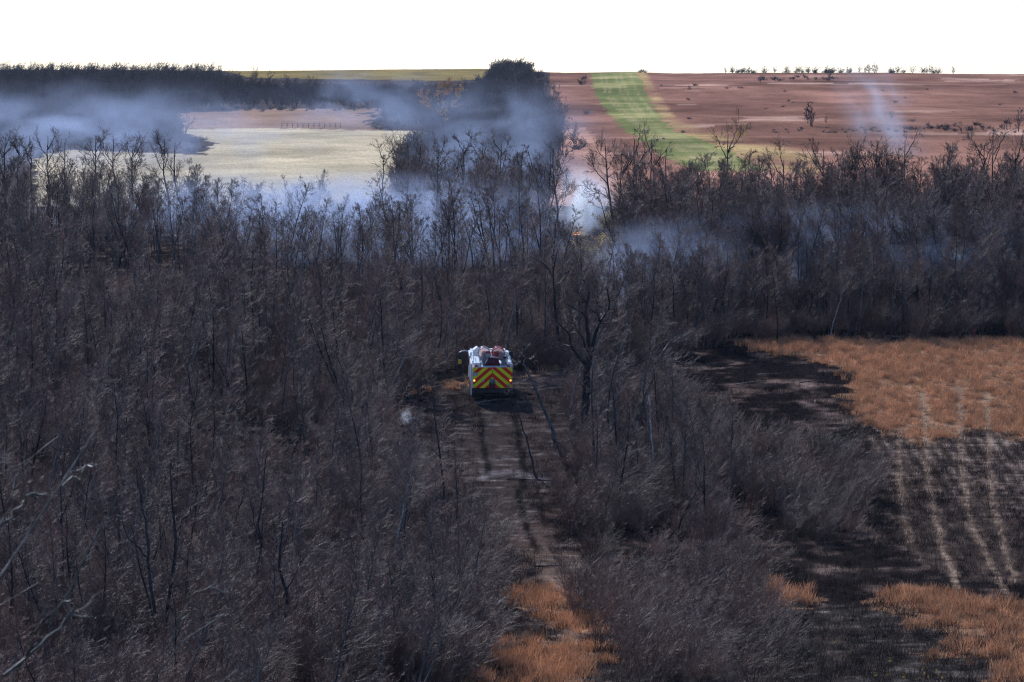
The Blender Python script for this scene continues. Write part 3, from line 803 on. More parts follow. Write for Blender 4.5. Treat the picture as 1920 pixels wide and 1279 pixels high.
limb_tree('leaning_tree', 'grey trunk leaning left towards the back of the fire truck', 'tree', 243,
          [(q([(345, 1290), (322, 1240), (268, 1080), (215, 960), (170, 850), (122, 745), (85, 660)]), 0.14, 0.05),
           (q([(85, 660), (45, 640), (0, 615)]), 0.035, 0.012), (q([(120, 740), (60, 780), (10, 790)]), 0.03, 0.012),
           (q([(85, 660), (80, 590), (100, 530)]), 0.03, 0.01), (q([(200, 950), (140, 930), (80, 880)]), 0.03, 0.01)], 902, 'trunk', n1=5, n2=5, l1=0.9)
limb_tree('forked_tree', 'smooth grey forked trunk right beside the big crooked tree', 'tree', 245,
          [(q([(485, 1290), (530, 1140), (572, 1010), (576, 850), (590, 735)]), 0.13, 0.07), (q([(590, 735), (635, 685), (660, 600), (650, 500)]), 0.05, 0.015),
           (q([(585, 740), (575, 690), (590, 620)]), 0.04, 0.015)], 903, 'trunk', n1=7, n2=6, l1=1.1)
limb_tree('slender_tree', 'slender dark tree with a slight bow between two grey trunks', 'tree', 250,
          [(q([(665, 1110), (672, 1000), (690, 880), (712, 760), (700, 650), (672, 560)]), 0.085, 0.03), (q([(700, 650), (740, 560), (765, 420), (768, 300)]), 0.03, 0.012)], 904, 'trunk', n1=8, n2=6, l1=1.0)
limb_tree('fanned_tree', 'many-stemmed grey tree fanning out to the upper right', 'tree', 252,
          [(q([(800, 1230), (830, 1100), (872, 900), (935, 750), (970, 610), (1050, 510), (1110, 455)]), 0.10, 0.02),
           (q([(760, 1200), (775, 1050), (805, 950), (850, 850)]), 0.06, 0.03), (q([(880, 890), (840, 930), (800, 1060), (790, 1180)]), 0.05, 0.04),
           (q([(935, 740), (1000, 660), (1080, 640), (1150, 620)]), 0.035, 0.012), (q([(900, 830), (960, 720), (1060, 560), (1130, 500)]), 0.035, 0.012),
           (q([(850, 850), (870, 740), (910, 600)]), 0.035, 0.012), (q([(890, 860), (980, 845), (1070, 840)]), 0.025, 0.01), (q([(820, 1180), (850, 1050), (860, 930)]), 0.05, 0.03)],
          905, 'trunk', n1=8, n2=7, l1=1.3)
limb_tree('birch_snag', 'thin broken white birch trunk standing bare in the dark scrub', 'tree', 236,
          [(q([(940, 1230), (925, 1090), (917, 960), (910, 860)]), 0.05, 0.04)], 906, 'birch', n1=1, n2=2, l1=0.4, n3=0)
limb_tree('snag_tree', 'tall crooked tree with a hooked top behind the fire truck, edge of the gap', 'tree', 279,
          [([(1051, 690), (1048, 640), (1042, 590), (1040, 545), (1036, 520), (1040, 498), (1045, 470)], 0.13, 0.03), ([(1037, 520), (1022, 497), (1006, 487), (995, 484)], 0.05, 0.015),
           ([(1040, 545), (1060, 520), (1072, 495)], 0.03, 0.012), ([(1041, 498), (1034, 484), (1040, 470)], 0.03, 0.012)], 907, n1=4, n2=4, l1=0.7)
limb_tree('dead_pole', 'thin charred pole leaning over the wheel ruts', 'tree', 238,
          [([(1010, 935), (1006, 900), (992, 845), (975, 785)], 0.07, 0.03), ([(1012, 930), (1016, 900), (1018, 890)], 0.05, 0.02)], 908, n1=2, n2=2, l1=0.5, n3=0)
limb_tree('dark_tree', 'dark straight tree left of the fire truck at the clearing edge', 'tree', 262,
          [([(721, 790), (722, 730), (719, 660), (716, 600), (712, 560)], 0.11, 0.03), ([(720, 700), (740, 670), (752, 630)], 0.04, 0.015)], 909, n1=9, n2=6, l1=1.2)
limb_tree('thin_dark_tree', 'thin dark tree with a kink in the clearing left of the ruts', 'tree', 247,
          [([(772, 850), (777, 800), (785, 770), (783, 720), (790, 690)], 0.06, 0.02), ([(783, 760), (760, 735), (742, 705)], 0.025, 0.01)], 910, n1=6, n2=6, l1=0.9)
limb_tree('bowed_tree', 'dark bowed tree low in the thicket at the bottom of the picture', 'tree', 172,
          [([(534, 1279), (536, 1220), (532, 1180), (540, 1120), (522, 1060), (530, 980)], 0.13, 0.03), ([(536, 1200), (570, 1150), (605, 1125)], 0.05, 0.015), ([(532, 1120), (560, 1060), (590, 1020)], 0.04, 0.012)], 911, n1=7, n2=5, l1=0.9)
limb_tree('twin_tree', 'dark two-stemmed tree with long upright arms in the near thicket', 'tree', 178,
          [([(305, 1230), (316, 1140), (326, 1060), (328, 1000), (322, 930), (318, 870)], 0.10, 0.03), ([(290, 1150), (278, 1060), (276, 990), (262, 940), (255, 880)], 0.08, 0.025),
           ([(276, 1045), (240, 1010), (224, 960)], 0.04, 0.015), ([(327, 1000), (350, 970), (372, 920)], 0.035, 0.012)], 912, 'darktrunk', n1=7, n2=5, l1=1.0)
limb_tree('wavy_tree', 'thin dark wavy tree in the near thicket between two stouter ones', 'tree', 184,
          [([(480, 1180), (478, 1090), (490, 1020), (484, 980), (496, 900), (500, 850)], 0.08, 0.02), ([(489, 1020), (474, 960), (470, 930)], 0.03, 0.012), ([(520, 985), (545, 945), (568, 900)], 0.025, 0.01)], 913, n1=7, n2=6, l1=1.0)
limb_tree('straight_tree', 'straight dark pole-like tree left in the near thicket', 'tree', 188,
          [([(118, 1140), (117, 1060), (115, 980), (112, 920), (122, 850)], 0.07, 0.02), ([(219, 1200), (220, 1080), (224, 960)], 0.06, 0.03)], 914, n1=6, n2=6, l1=0.9)
limb_tree('gap_tree', 'tall thin tree with a feathery crown standing in the gap', 'tree', 372,
          [([(1152, 462), (1150, 420), (1143, 370), (1138, 330), (1136, 290), (1134, 268)], 0.15, 0.03), ([(1140, 345), (1120, 325), (1105, 300), (1100, 290)], 0.05, 0.015),
           ([(1138, 320), (1150, 298), (1152, 280)], 0.04, 0.012), ([(1136, 300), (1122, 285), (1118, 275)], 0.04, 0.012), ([(1142, 370), (1120, 362), (1105, 355)], 0.035, 0.012),
           ([(1139, 335), (1155, 320), (1160, 305)], 0.035, 0.012)], 915, n1=9, n2=6, l1=1.4, tw=0.013)
limb_tree('gap_edge_tree', 'thin dark tree edging the smoky gap on its left', 'tree', 368,
          [([(1045, 450), (1046, 400), (1040, 350), (1036, 310), (1038, 280)], 0.11, 0.03), ([(1040, 360), (1022, 335), (1012, 315)], 0.04, 0.012), ([(1046, 400), (1060, 370), (1062, 345)], 0.04, 0.012)], 916, n1=9, n2=6, l1=1.3, tw=0.012)

# tall trees whose crowns stand above the woods
EMERG = [(1365, 252, 335, 'with a few yellow leaves'), (1545, 280, 330, ''), (1645, 264, 332, ''), (1663, 268, 334, ''), (1697, 263, 333, ''), (1622, 285, 330, ''), (1770, 290, 333, ''), (1862, 254, 334, ''), (1846, 272, 330, ''),
         (1905, 275, 331, ''), (1190, 262, 337, ''), (1222, 264, 338, ''), (1250, 280, 336, ''), (1165, 290, 334, ''), (1470, 300, 330, ''), (1590, 297, 332, ''),
         (90, 255, 402, ''), (122, 268, 405, ''), (180, 258, 400, ''), (212, 260, 404, ''), (250, 272, 400, ''), (308, 266, 398, ''), (328, 268, 404, ''), (10, 258, 405, ''), (36, 268, 402, ''), (60, 276, 400, ''),
         (790, 262, 396, ''), (820, 268, 400, ''), (745, 280, 402, ''), (870, 272, 398, ''), (905, 278, 396, ''), (940, 270, 400, ''), (720, 290, 400, ''), (980, 285, 392, '')]
EPOS = ['above the woods near the yellow crop edge']
for i, (px, top, D, note) in enumerate(EMERG):
    p = spot(px, top, D); z = g1(p[0], D); H = p[2] - z
    tip = None
    r_ = np.random.default_rng(700 + i); lx = float(r_.normal(0, 8))
    b0 = z
    u0, v0 = proj(p[0], D, b0); u0 = float(u0); v0 = float(v0)
    h = v0 - top
    limbs = [([(px + lx * 0.6, v0), (px + lx * 0.5 + 2, v0 - h * 0.3), (px + lx * 0.1 - 2, v0 - h * 0.6), (px, top)], 0.13, 0.025)]
    for k in range(int(r_.integers(3, 8))):
        t = r_.uniform(0.42, 0.9); sgn = 1 if r_.random() < 0.5 else -1
        w = sgn * h * r_.uniform(0.04, 0.16) * (1.3 - t * 0.5)
        y0 = v0 - h * t
        limbs.append(([(px, y0), (px + w * 0.5, y0 - h * 0.09), (px + w * 0.9, y0 - h * r_.uniform(0.16, 0.24))], 0.05, 0.014))
    neigh = 'over the left treeline' if px < 400 else 'over the smoky middle treeline' if px < 1000 else 'beside the gap on its right' if px < 1300 else 'behind the orange field'
    limb_tree('tall_tree', '%s tree standing %s, %s%s' % (['gaunt', 'knotty', 'open-crowned', 'narrow'][i % 4], neigh,
              ['with a tilted top', 'with a full fan of branches', 'its trunk slightly curved', 'thin and ragged'][(i // 2) % 4], ', ' + note if note else ''), 'tree', D, limbs, 720 + i,
              n1=6, n2=5, l1=1.1, tw=0.013, group='tall bare trees rising above the treeline', leaf=(260, 0.07, 'yellowleaf') if i == 0 else None)
limb_tree('autumn_tree', 'tree with faded orange leaves at the edge of the distant wood', 'tree', 690,
          [([(832, 262), (830, 230), (826, 200), (824, 170)], 0.22, 0.05), ([(828, 220), (805, 195), (795, 178)], 0.1, 0.03), ([(828, 225), (850, 195), (858, 178)], 0.1, 0.03), ([(826, 200), (838, 180), (842, 166)], 0.08, 0.03)],
          930, n1=9, n2=6, l1=1.8, tw=0.025, leaf=(900, 0.16, 'orangeleaf'))

# single trees and bushes far out on the slopes
def far_plant(mesh, nm, px, py_base, h_px, label, group, cat, h0):
    x, y = at(px, py_base)
    o = link(nm, mesh); s = h_px * y / F / h0
    o.location = (x, y, g1(x, y) - 0.1); o.rotation_euler = (0, random.gauss(0, 0.05), random.uniform(0, 6.28)); o.scale = (s, s, s)
    return tag(o, label, cat, group)
LONE = [(1520, 238, 68, 'tallest lone bare tree on the reddish far slope, two-crowned'), (1512, 232, 40, 'slighter bare tree close against the tallest lone tree'), (1668, 226, 26, 'thin lone stem on the far slope under the faint smoke'),
        (1800, 250, 30, 'short dark snag on the far slope beside a scrub line'), (1905, 248, 62, 'leaning bare tree at the right end of the far slope'), (1424, 156, 22, 'small tree under the hilltop thicket, left end'),
        (1552, 152, 34, 'dark bushy tree below the hilltop thicket'), (483, 152, 36, 'lone leafy-topped tree breaking the skyline of the olive hilltop field'), (506, 156, 30, 'second thinner tree on the olive hilltop field'), (541, 158, 24, 'third and smallest tree on the olive hilltop field'),
        (1783, 135, 22, 'round-headed lone tree standing on the skyline'), (1546, 232, 20, 'little bare tree right of the tallest lone tree')]
for i, (a, b, h, lab) in enumerate(LONE):
    far_plant(FAR[i % 5], 'distant_tree', a, b, h, lab, 'single trees on the far slopes', 'tree', 7.6)
r = np.random.default_rng(77)
for i in range(58):
    a = 1352 + r.random() ** 0.9 * 405 if i else 1358
    h = r.uniform(8, 20) + (8 if 1600 < a < 1640 else 0)
    o = far_plant(FAR[i % 5] if h > 15 else FSH[i % 4], 'skyline_bush', float(a), 138, h, '%s dark bush on the right-hand skyline, %s' % ('tall' if h > 17 else 'middling' if h > 12 else 'low', 'at the left end of the thicket' if a < 1420 else 'left part of the thicket' if a < 1500 else 'middle of the thicket' if a < 1590 else 'right part of the thicket' if a < 1680 else 'among the scattered right end'), 'bushes on the right-hand skyline', 'bush', 7.6 if h > 15 else 2.8)
    o.scale[0] *= 1.6
SCR = [(1415 + 18 * r.random() + k * 11, 150 + r.normal(0, 2), 9) for k in range(13)] + [(1205, 136, 9), (1210, 137, 7), (1198, 137, 7)] + \
      [(float(r.uniform(1440, 1700)), float(r.normal(246, 3)), 7) for k in range(26)] + [(float(r.uniform(1700, 1925)), float(r.normal(243, 5)), 10) for k in range(26)] + \
      [(float(r.uniform(1230, 1900)), float(r.uniform(160, 270)), float(r.uniform(4, 8))) for k in range(34)] + [(1092, 160, 18), (1094, 150, 12), (1100, 215, 14), (1088, 270, 18), (1080, 282, 22), (1096, 276, 16)]
for i, (a, b, h) in enumerate(SCR):
    o = far_plant(FSH[i % 4], 'scrub_bush', a, b, h, '%s scrub bush on the open far slope, %s' % (('dark', 'low', 'ragged', 'rounded')[i % 4], 'under the skyline' if b < 170 else 'in the long scrub line' if b > 236 else 'alone in the grass'), 'scrub bushes on the far slope', 'bush', 2.8)
    o.scale[0] *= 2.2
HED = [(330 + k * 13.5 + float(r.normal(0, 4)), float(209 + r.normal(0, 1.5) - 2 * (k > 12)), float(r.uniform(7, 13))) for k in range(28)] + [(float(r.uniform(700, 790)), float(r.uniform(216, 246)), float(r.uniform(9, 17))) for k in range(26)] + \
      [(float(r.uniform(330, 395)), float(r.uniform(262, 288)), float(r.uniform(9, 17))) for k in range(14)]
for i, (a, b, h) in enumerate(HED):
    o = far_plant(FSH[i % 4], 'hedge_bush', a, b, h, '%s dark bush on the rim of the distant hay field, %s' % ('tall' if h > 13 else 'middling' if h > 10 else 'low', 'at its right end' if a > 698 else 'at its lower left corner' if b > 255 else 'along its top left' if a < 500 else 'along its top right'), 'bushes round the distant hay field', 'bush', 2.8)
    o.scale[0] *= 1.8
# low bushes with some colour in the gap beyond the crooked tree
for i in range(46):
    a = float(r.uniform(1062, 1180)); D = float(r.uniform(300, 392))
    x = (a - 960) / F * D
    o = empty('gap_bush', (x, D, g1(x, D)), (0, 0, random.uniform(0, 6)), float(r.uniform(0.35, 0.75)))
    tag(o, '%s bush with %s leaves in the gap between the woods' % (('low', 'rounded', 'ragged')[i % 3], ('orange', 'yellow', 'no')[i % 2 if i % 3 != 2 else 2]), 'bush', 'bushes in the gap between the woods')
    pr = SHR[i % 7]
    link('stems', pr[0], None, o); link('twigs', pr[1], None, o)
    if i < 2:
        vv = np.empty(len(pr[1].vertices) * 3, np.float32); pr[1].vertices.foreach_get('co', vv); vv = vv.reshape(-1, 3)
        LM = globals().setdefault('LM', []); LM.append(leaves_mesh('leaves', r, vv, 240, 0.09, M['orangeleaf' if i % 2 == 0 else 'yellowleaf']))
    if i % 3 != 2: link('leaves', LM[i % 2], None, o)

# near branches out of focus, rooted on the slope below the viewpoint
def c6(pts): return [(a / 2.464, 760 + b / 2.464) for a, b in pts]
limb_tree('near_sapling', 'pale blurred sapling close to the viewpoint at the lower left edge', 'tree', 50,
          [(c6([(-220, 1500), (-120, 1000), (0, 780), (150, 560), (290, 375), (400, 210), (440, 120)]), 0.034, 0.007), (c6([(290, 375), (360, 340), (420, 280)]), 0.013, 0.005),
           (c6([(0, 560), (60, 500), (130, 420), (200, 330)]), 0.013, 0.005)], 950, 'paletwig', 'paletwig', n1=3, n2=2, l1=0.26, tw=0.004, n3=0)
limb_tree('near_sapling', 'blurred forked sapling with knotty stems across the lower left corner', 'tree', 47,
          [(c6([(-60, 1700), (20, 1250), (150, 1120), (290, 930), (350, 800), (400, 680), (480, 500), (560, 400)]), 0.029, 0.007),
           (c6([(20, 1250), (140, 1150), (230, 1080), (330, 980), (460, 880)]), 0.020, 0.005), (c6([(150, 1120), (200, 1000), (300, 900)]), 0.011, 0.005)], 951, 'paletwig', 'paletwig', n1=3, n2=2, l1=0.26, tw=0.004, n3=0)
limb_tree('near_sapling', 'pale Y-shaped branch rising blurred at the bottom edge, left of centre', 'tree', 54,
          [(c6([(600, 1700), (690, 1275), (730, 1190), (765, 1130), (850, 1080), (900, 1050), (960, 1010), (1040, 960)]), 0.022, 0.008),
           (c6([(765, 1130), (810, 1030), (875, 900), (930, 860), (985, 845)]), 0.011, 0.005)], 952, 'paletwig', 'paletwig', n1=2, n2=2, l1=0.25, tw=0.004, n3=0)
limb_tree('near_sapling', 'faint blurred upright twigs close by at the far lower left', 'tree', 60,
          [(c6([(-40, 1600), (-10, 950), (70, 880), (180, 820)]), 0.016, 0.005), (c6([(-10, 950), (-20, 700), (60, 360), (150, 240), (250, 160)]), 0.018, 0.005)], 953, 'paletwig', 'paletwig', n1=3, n2=2, l1=0.26, tw=0.004, n3=0)
limb_tree('near_sapling', 'short blurred branch end poking in at the bottom edge below the thicket', 'tree', 52,
          [(c6([(900, 1700), (940, 1350), (970, 1272), (1040, 1240), (1105, 1210)]), 0.013, 0.005)], 954, 'paletwig', 'paletwig', n1=2, n2=1, l1=0.2, tw=0.004, n3=0)
# yellow leaved sapling tips in the lower right corner
for k, (D, pts, lab) in enumerate([(62, [(1692, 1274), (1666, 1244), (1640, 1271), (1662, 1270)], 'thin sapling tips with four yellow leaves at the bottom edge, right of centre'),
                              (60, [(1752, 1264), (1755, 1272), (1762, 1278)], 'sapling tip with clustered yellow leaves at the bottom edge'),
                              (61, [(1887, 1275), (1893, 1279)], 'sapling tip with dull orange leaves in the bottom right corner')]):
    base = spot(pts[0][0], 1500, D); base[2] = g1(base[0], D)
    o = empty('near_sapling', base); tag(o, lab, 'tree', 'sapling tips at the bottom edge')
    P = []
    for u, v in pts:
        P.append(resample([np.array([0, 0, -0.1]), (spot(u, v, D) - base) * np.array([0.7, 1, 0.6]), spot(u, v, D) - base], 8))
    P = np.array(P)
    link('trunk', branch_mesh('trunk', [tubes(P, np.full(P.shape[:2], 0.004), 4, np.full(len(P), 0.0))], M['twig']), None, o)
    for pp in P:
        lm = leaves_mesh('leaf', np.random.default_rng(k), np.array([pp[-1]]) * 1.0, 2, 0.034, M['yellowleaf' if k < 2 else 'orangeleaf'])
        vv = lm.vertices
        link('leaf', lm, None, o)

# ------------------------------------------------------------------ fire truck, seen from behind
T = dict(
    white=flat('truck_white_paint', (0.86, 0.86, 0.86), 0.25, wear=0.06), red=flat('reflective_red', (0.9, 0.012, 0.010), 0.35, wear=0.10, scale=14),
    lime=flat('reflective_lime', (0.98, 0.92, 0.008), 0.35, wear=0.10, scale=14), black=flat('black_rubber', (0.014, 0.014, 0.015), 0.8, wear=0.2),
    chassis=flat('chassis_black', (0.020, 0.020, 0.022), 0.6), steel=flat('brushed_steel', (0.55, 0.56, 0.58), 0.32, 1.0), dark=flat('dark_grille', (0.03, 0.03, 0.033), 0.5),
    maroon=flat('maroon_cover', (0.12, 0.012, 0.022), 0.7, bump=0.4, wear=0.2), disc=leafmat('reel_disc', (0.62, 0.52, 0.50), (0.62, 0.52, 0.50), 0.6), hose=flat('red_hose', (0.55, 0.05, 0.03), 0.5, wear=0.2, scale=30),
    reelred=flat('reel_red_paint', (0.60, 0.02, 0.03), 0.3), glass=flat('tinted_glass', (0.03, 0.04, 0.05), 0.05), amber=flat('amber_lens', (0.9, 0.35, 0.02), 0.25, emit=(1, 0.42, 0.06), es=1.6),
    redlens=flat('red_lens', (0.7, 0.02, 0.03), 0.2), deck=flat('tread_plate', (0.72, 0.73, 0.75), 0.4, 0.0, bump=0.5, scale=40), plate=flat('plate_blue_grey', (0.42, 0.50, 0.56), 0.4),
    gold=flat('badge_gold', (0.8, 0.5, 0.08), 0.4), yellow=flat('handle_yellow', (0.8, 0.5, 0.03), 0.5), bed=flat('hose_bed_grey', (0.20, 0.22, 0.25), 0.6))
def bmbox(bm, x0, x1, y0, y1, z0, z1, bev=0.0):
    r_ = bmesh.ops.create_cube(bm, size=1)
    bmesh.ops.scale(bm, vec=(x1 - x0, y1 - y0, z1 - z0), verts=r_['verts'])
    bmesh.ops.translate(bm, vec=((x0 + x1) / 2, (y0 + y1) / 2, (z0 + z1) / 2), verts=r_['verts'])
    if bev:
        e = list({e for v in r_['verts'] for e in v.link_edges})
        bmesh.ops.bevel(bm, geom=e, offset=bev, segments=2, affect='EDGES')
def bmcyl(bm, c, axis, r0, h, seg=20, r1=None):
    m_ = Matrix.Translation(c) @ Vector((0, 0, 1)).rotation_difference(Vector(axis)).to_matrix().to_4x4()
    bmesh.ops.create_cone(bm, cap_ends=True, segments=seg, radius1=r0, radius2=r0 if r1 is None else r1, depth=h, matrix=m_)
def fin(name, bm, mat, parent, smooth=False):
    me = bpy.data.meshes.new(name)
    bmesh.ops.recalc_face_normals(bm, faces=bm.faces)
    if smooth:
        for f in bm.faces: f.smooth = True
    bm.to_mesh(me); bm.free(); me.materials.append(T[mat])
    o = link(name, me)
    o.parent = parent
    return o
def box(name, mat, parent, *a, bev=0.0):
    bm = bmesh.new(); bmbox(bm, *a, bev=bev); return fin(name, bm, mat, parent)
def cyl(name, mat, parent, c, axis, r, h, seg=20, r1=None):
    bm = bmesh.new(); bmcyl(bm, c, axis, r, h, seg, r1); return fin(name, bm, mat, parent)
def rod(name, mat, parent, pts, r, seg=6):
    v, q_, t_ = tubes(np.array([pts], float), np.full((1, len(pts)), r), seg, np.zeros(1))
    me = mesh_np(name, v, q_); me.materials.append(T[mat]); o = link(name, me); o.parent = parent; return o
def prism(name, mat, parent, poly, y0, y1):
    """poly in x, z pulled from y0 to y1"""
    bm = bmesh.new()
    a = [bm.verts.new((x, y0, z)) for x, z in poly]; b = [bm.verts.new((x, y1, z)) for x, z in poly]
    bm.faces.new(a); bm.faces.new(b[::-1]); n = len(poly)
    for i in range(n): bm.faces.new((a[i], a[(i + 1) % n], b[(i + 1) % n], b[i]))
    return fin(name, bm, mat, parent)
def clip(poly, x0, x1, z0, z1):
    for ax, lim, s in ((0, x0, 1), (0, x1, -1), (1, z0, 1), (1, z1, -1)):
        out = []
        for i in range(len(poly)):
            p, q_ = poly[i - 1], poly[i]
            ip, iq = s * (p[ax] - lim) >= 0, s * (q_[ax] - lim) >= 0
            if ip != iq:
                t = (lim - p[ax]) / (q_[ax] - p[ax]); out.append((p[0] + t * (q_[0] - p[0]), p[1] + t * (q_[1] - p[1])))
            if iq: out.append(q_)
        poly = out
        if len(poly) < 3: return []
    return poly

tx, ty = at(923, 755)
truck = empty('fire_truck', (tx, ty, g1(tx, ty) - 0.02))
sl = math.atan((g1(tx, ty + 5) - g1(tx, ty)) / 5)
truck.rotation_euler = (sl, 0, math.radians(3.2)); truck.scale = (1.03, 1.03, 1.06)
tag(truck, 'white fire truck seen from behind, red and lime chevrons, two hose reels on top', 'fire truck')
# body
bm = bmesh.new()
bmbox(bm, -1.22, 1.22, 0.03, 3.3, 0.86, 2.10, 0.03)
bmbox(bm, -1.18, 1.18, 3.32, 4.1, 0.8, 2.45, 0.03)
fin('body', bm, 'white', truck)
box('deck', 'deck', truck, -1.16, 1.16, 0.1, 3.2, 2.103, 2.12)
for s in (-1, 1):
    dm = box('side_locker', 'white', truck, *( (-1.236, -1.223) if s < 0 else (1.223, 1.236)), 0.35, 1.35, 1.0, 1.95)
    box('handle', 'chassis', dm, *((-1.25, -1.238) if s < 0 else (1.238, 1.25)), 0.75, 0.95, 1.05, 1.1)
    dm = box('side_locker', 'white', truck, *((-1.236, -1.223) if s < 0 else (1.223, 1.236)), 2.05, 3.1, 1.0, 1.95)
    box('handle', 'chassis', dm, *((-1.25, -1.238) if s < 0 else (1.238, 1.25)), 2.5, 2.7, 1.05, 1.1)
# chevron panel: red backing with raised lime stripes
back = box('chevron_panel', 'red', truck, -1.215, 1.215, 0.0, 0.028, 0.86, 2.09)
for side in (-1, 1):
    for k in range(-2, 6):
        z_c = 2.02 - k * 0.50       # height of the stripe's upper edge at the middle line
        w_ = 0.25; slope = 0.84
        if side < 0: pl = [(0, z_c), (-1.215, z_c - 1.215 * slope), (-1.215, z_c - w_ - 1.215 * slope), (0, z_c - w_)]
        else: pl = [(0, z_c), (0, z_c - w_), (1.215, z_c - w_ - 1.215 * slope), (1.215, z_c - 1.215 * slope)]
        pl = [(a, b + (0.28 if False else 0)) for a, b in pl]
        pl = clip(pl, -1.212 if side < 0 else 0.002, -0.002 if side < 0 else 1.212, 0.862, 2.088)
        if len(pl) >= 3: prism('stripe', 'lime', back, pl, -0.006, -0.001)
# tailboard recess in the middle
box('recess', 'maroon', truck, -0.19, 0.19, -0.014, -0.008, 0.84, 1.24)
box('recess_hood', 'bed', truck, -0.17, 0.17, -0.06, -0.008, 1.24, 1.42, bev=0.015)
rod('grab_rail_or_lit_edge', 'steel', truck, [(-0.12, -0.10, 1.19), (0.12, -0.10, 1.18), (0.42, -0.08, 1.18)], 0.014)
rod('grab_rail_or_lit_edge', 'white', truck, [(-1.20, -0.09, 0.9), (-1.20, -0.10, 1.5), (-1.20, -0.09, 2.5)], 0.022)
rod('grab_rail_or_lit_edge', 'white', truck, [(-1.27, 0.1, 0.45), (-1.27, 0.05, 1.2), (-1.27, 0.1, 2.3)], 0.05)  # white rod added as the sunlit sliver of the body's left side
# badge, plates, lights
bd = prism('badge', 'gold', truck, [(-0.07, 1.96), (0, 2.07), (0.07, 1.96), (0, 1.88)], -0.018, -0.008)
for s in (-1, 1): prism('badge_wing', 'redlens', bd, [(s * 0.08, 1.93), (s * 0.18, 1.95), (s * 0.16, 1.90)] if s > 0 else [(s * 0.08, 1.93), (s * 0.16, 1.90), (s * 0.18, 1.95)], -0.016, -0.008)
cyl('key_hole', 'chassis', truck, (0, -0.012, 1.83), (0, 1, 0), 0.035, 0.02, 10)
box('number_plate', 'plate', truck, -1.16, -0.88, -0.016, -0.008, 1.62, 1.78)
box('latch', 'plate', truck, -0.62, -0.50, -0.02, -0.008, 1.24, 1.35)
for s in (-1, 1):
    h_ = box('tail_light', 'chassis', truck, s * 1.10 - 0.09, s * 1.10 + 0.09, -0.03, -0.008, 1.20, 1.42, bev=0.01)
    cyl('lens', 'amber', h_, (s * 1.10, -0.042, 1.32), (0, 1, 0), 0.068, 0.03, 16)
    cyl('red_lens', 'redlens', h_, (s * 1.10, -0.038, 1.235), (0, 1, 0), 0.035, 0.02, 10)
    g = box('corner_light', 'chassis', truck, s * 0.97 - 0.1, s * 0.97 + 0.1, 0.03, 0.16, 2.122, 2.15)
    cyl('lens', 'redlens', g, (s * 0.97, 0.09, 2.20), (0, 0, 1), 0.085, 0.1, 14, 0.06)
box('clearance_light', 'yellow', truck, -1.1, -0.98, -0.02, -0.008, 0.88, 0.95); box('clearance_light', 'yellow', truck, 0.98, 1.1, -0.02, -0.008, 0.88, 0.95)
cyl('tow_socket', 'bed', truck, (0.95, -0.03, 0.98), (0, 1, 0), 0.07, 0.05, 14)
# underneath
box('bumper', 'chassis', truck, -1.15, 1.15, -0.22, 0.0, 0.60, 0.82, bev=0.02)
bm = bmesh.new(); bmbox(bm, -0.45, -0.33, 0.05, 6.5, 0.55, 0.8); bmbox(bm, 0.33, 0.45, 0.05, 6.5, 0.55, 0.8); bmbox(bm, -0.33, 0.33, 0.6, 0.8, 0.58, 0.78); bmbox(bm, -0.5, 0.5, 3.3, 4.2, 0.45, 0.85)
fin('chassis', bm, 'chassis', truck)
bm = bmesh.new(); bmcyl(bm, (0, 1.75, 0.5), (1, 0, 0), 0.09, 1.7, 12); bmcyl(bm, (0, 1.75, 0.5), (0, 1, 0), 0.24, 0.34, 14)
fin('rear_axle', bm, 'chassis', truck)
for s in (-1, 1):
    box('mud_flap', 'black', truck, s * 0.88 - 0.33, s * 0.88 + 0.33, 0.95, 0.97, 0.18, 0.72)
    for x_ in (0.70, 1.02):
        w = bmesh.new(); bmcyl(w, (s * x_, 1.75, 0.50), (1, 0, 0), 0.50, 0.27, 32); wo = fin('wheel', w, 'black', truck)
        cyl('rim', 'steel', wo, (s * (x_ + 0.13), 1.75, 0.50), (1, 0, 0), 0.27, 0.03, 20)
    w = bmesh.new(); bmcyl(w, (s * 1.0, 5.3, 0.50), (1, 0, 0), 0.46, 0.29, 32); wo = fin('wheel', w, 'black', truck)
    cyl('rim', 'steel', wo, (s * 1.145, 5.3, 0.50), (1, 0, 0), 0.27, 0.03, 20)
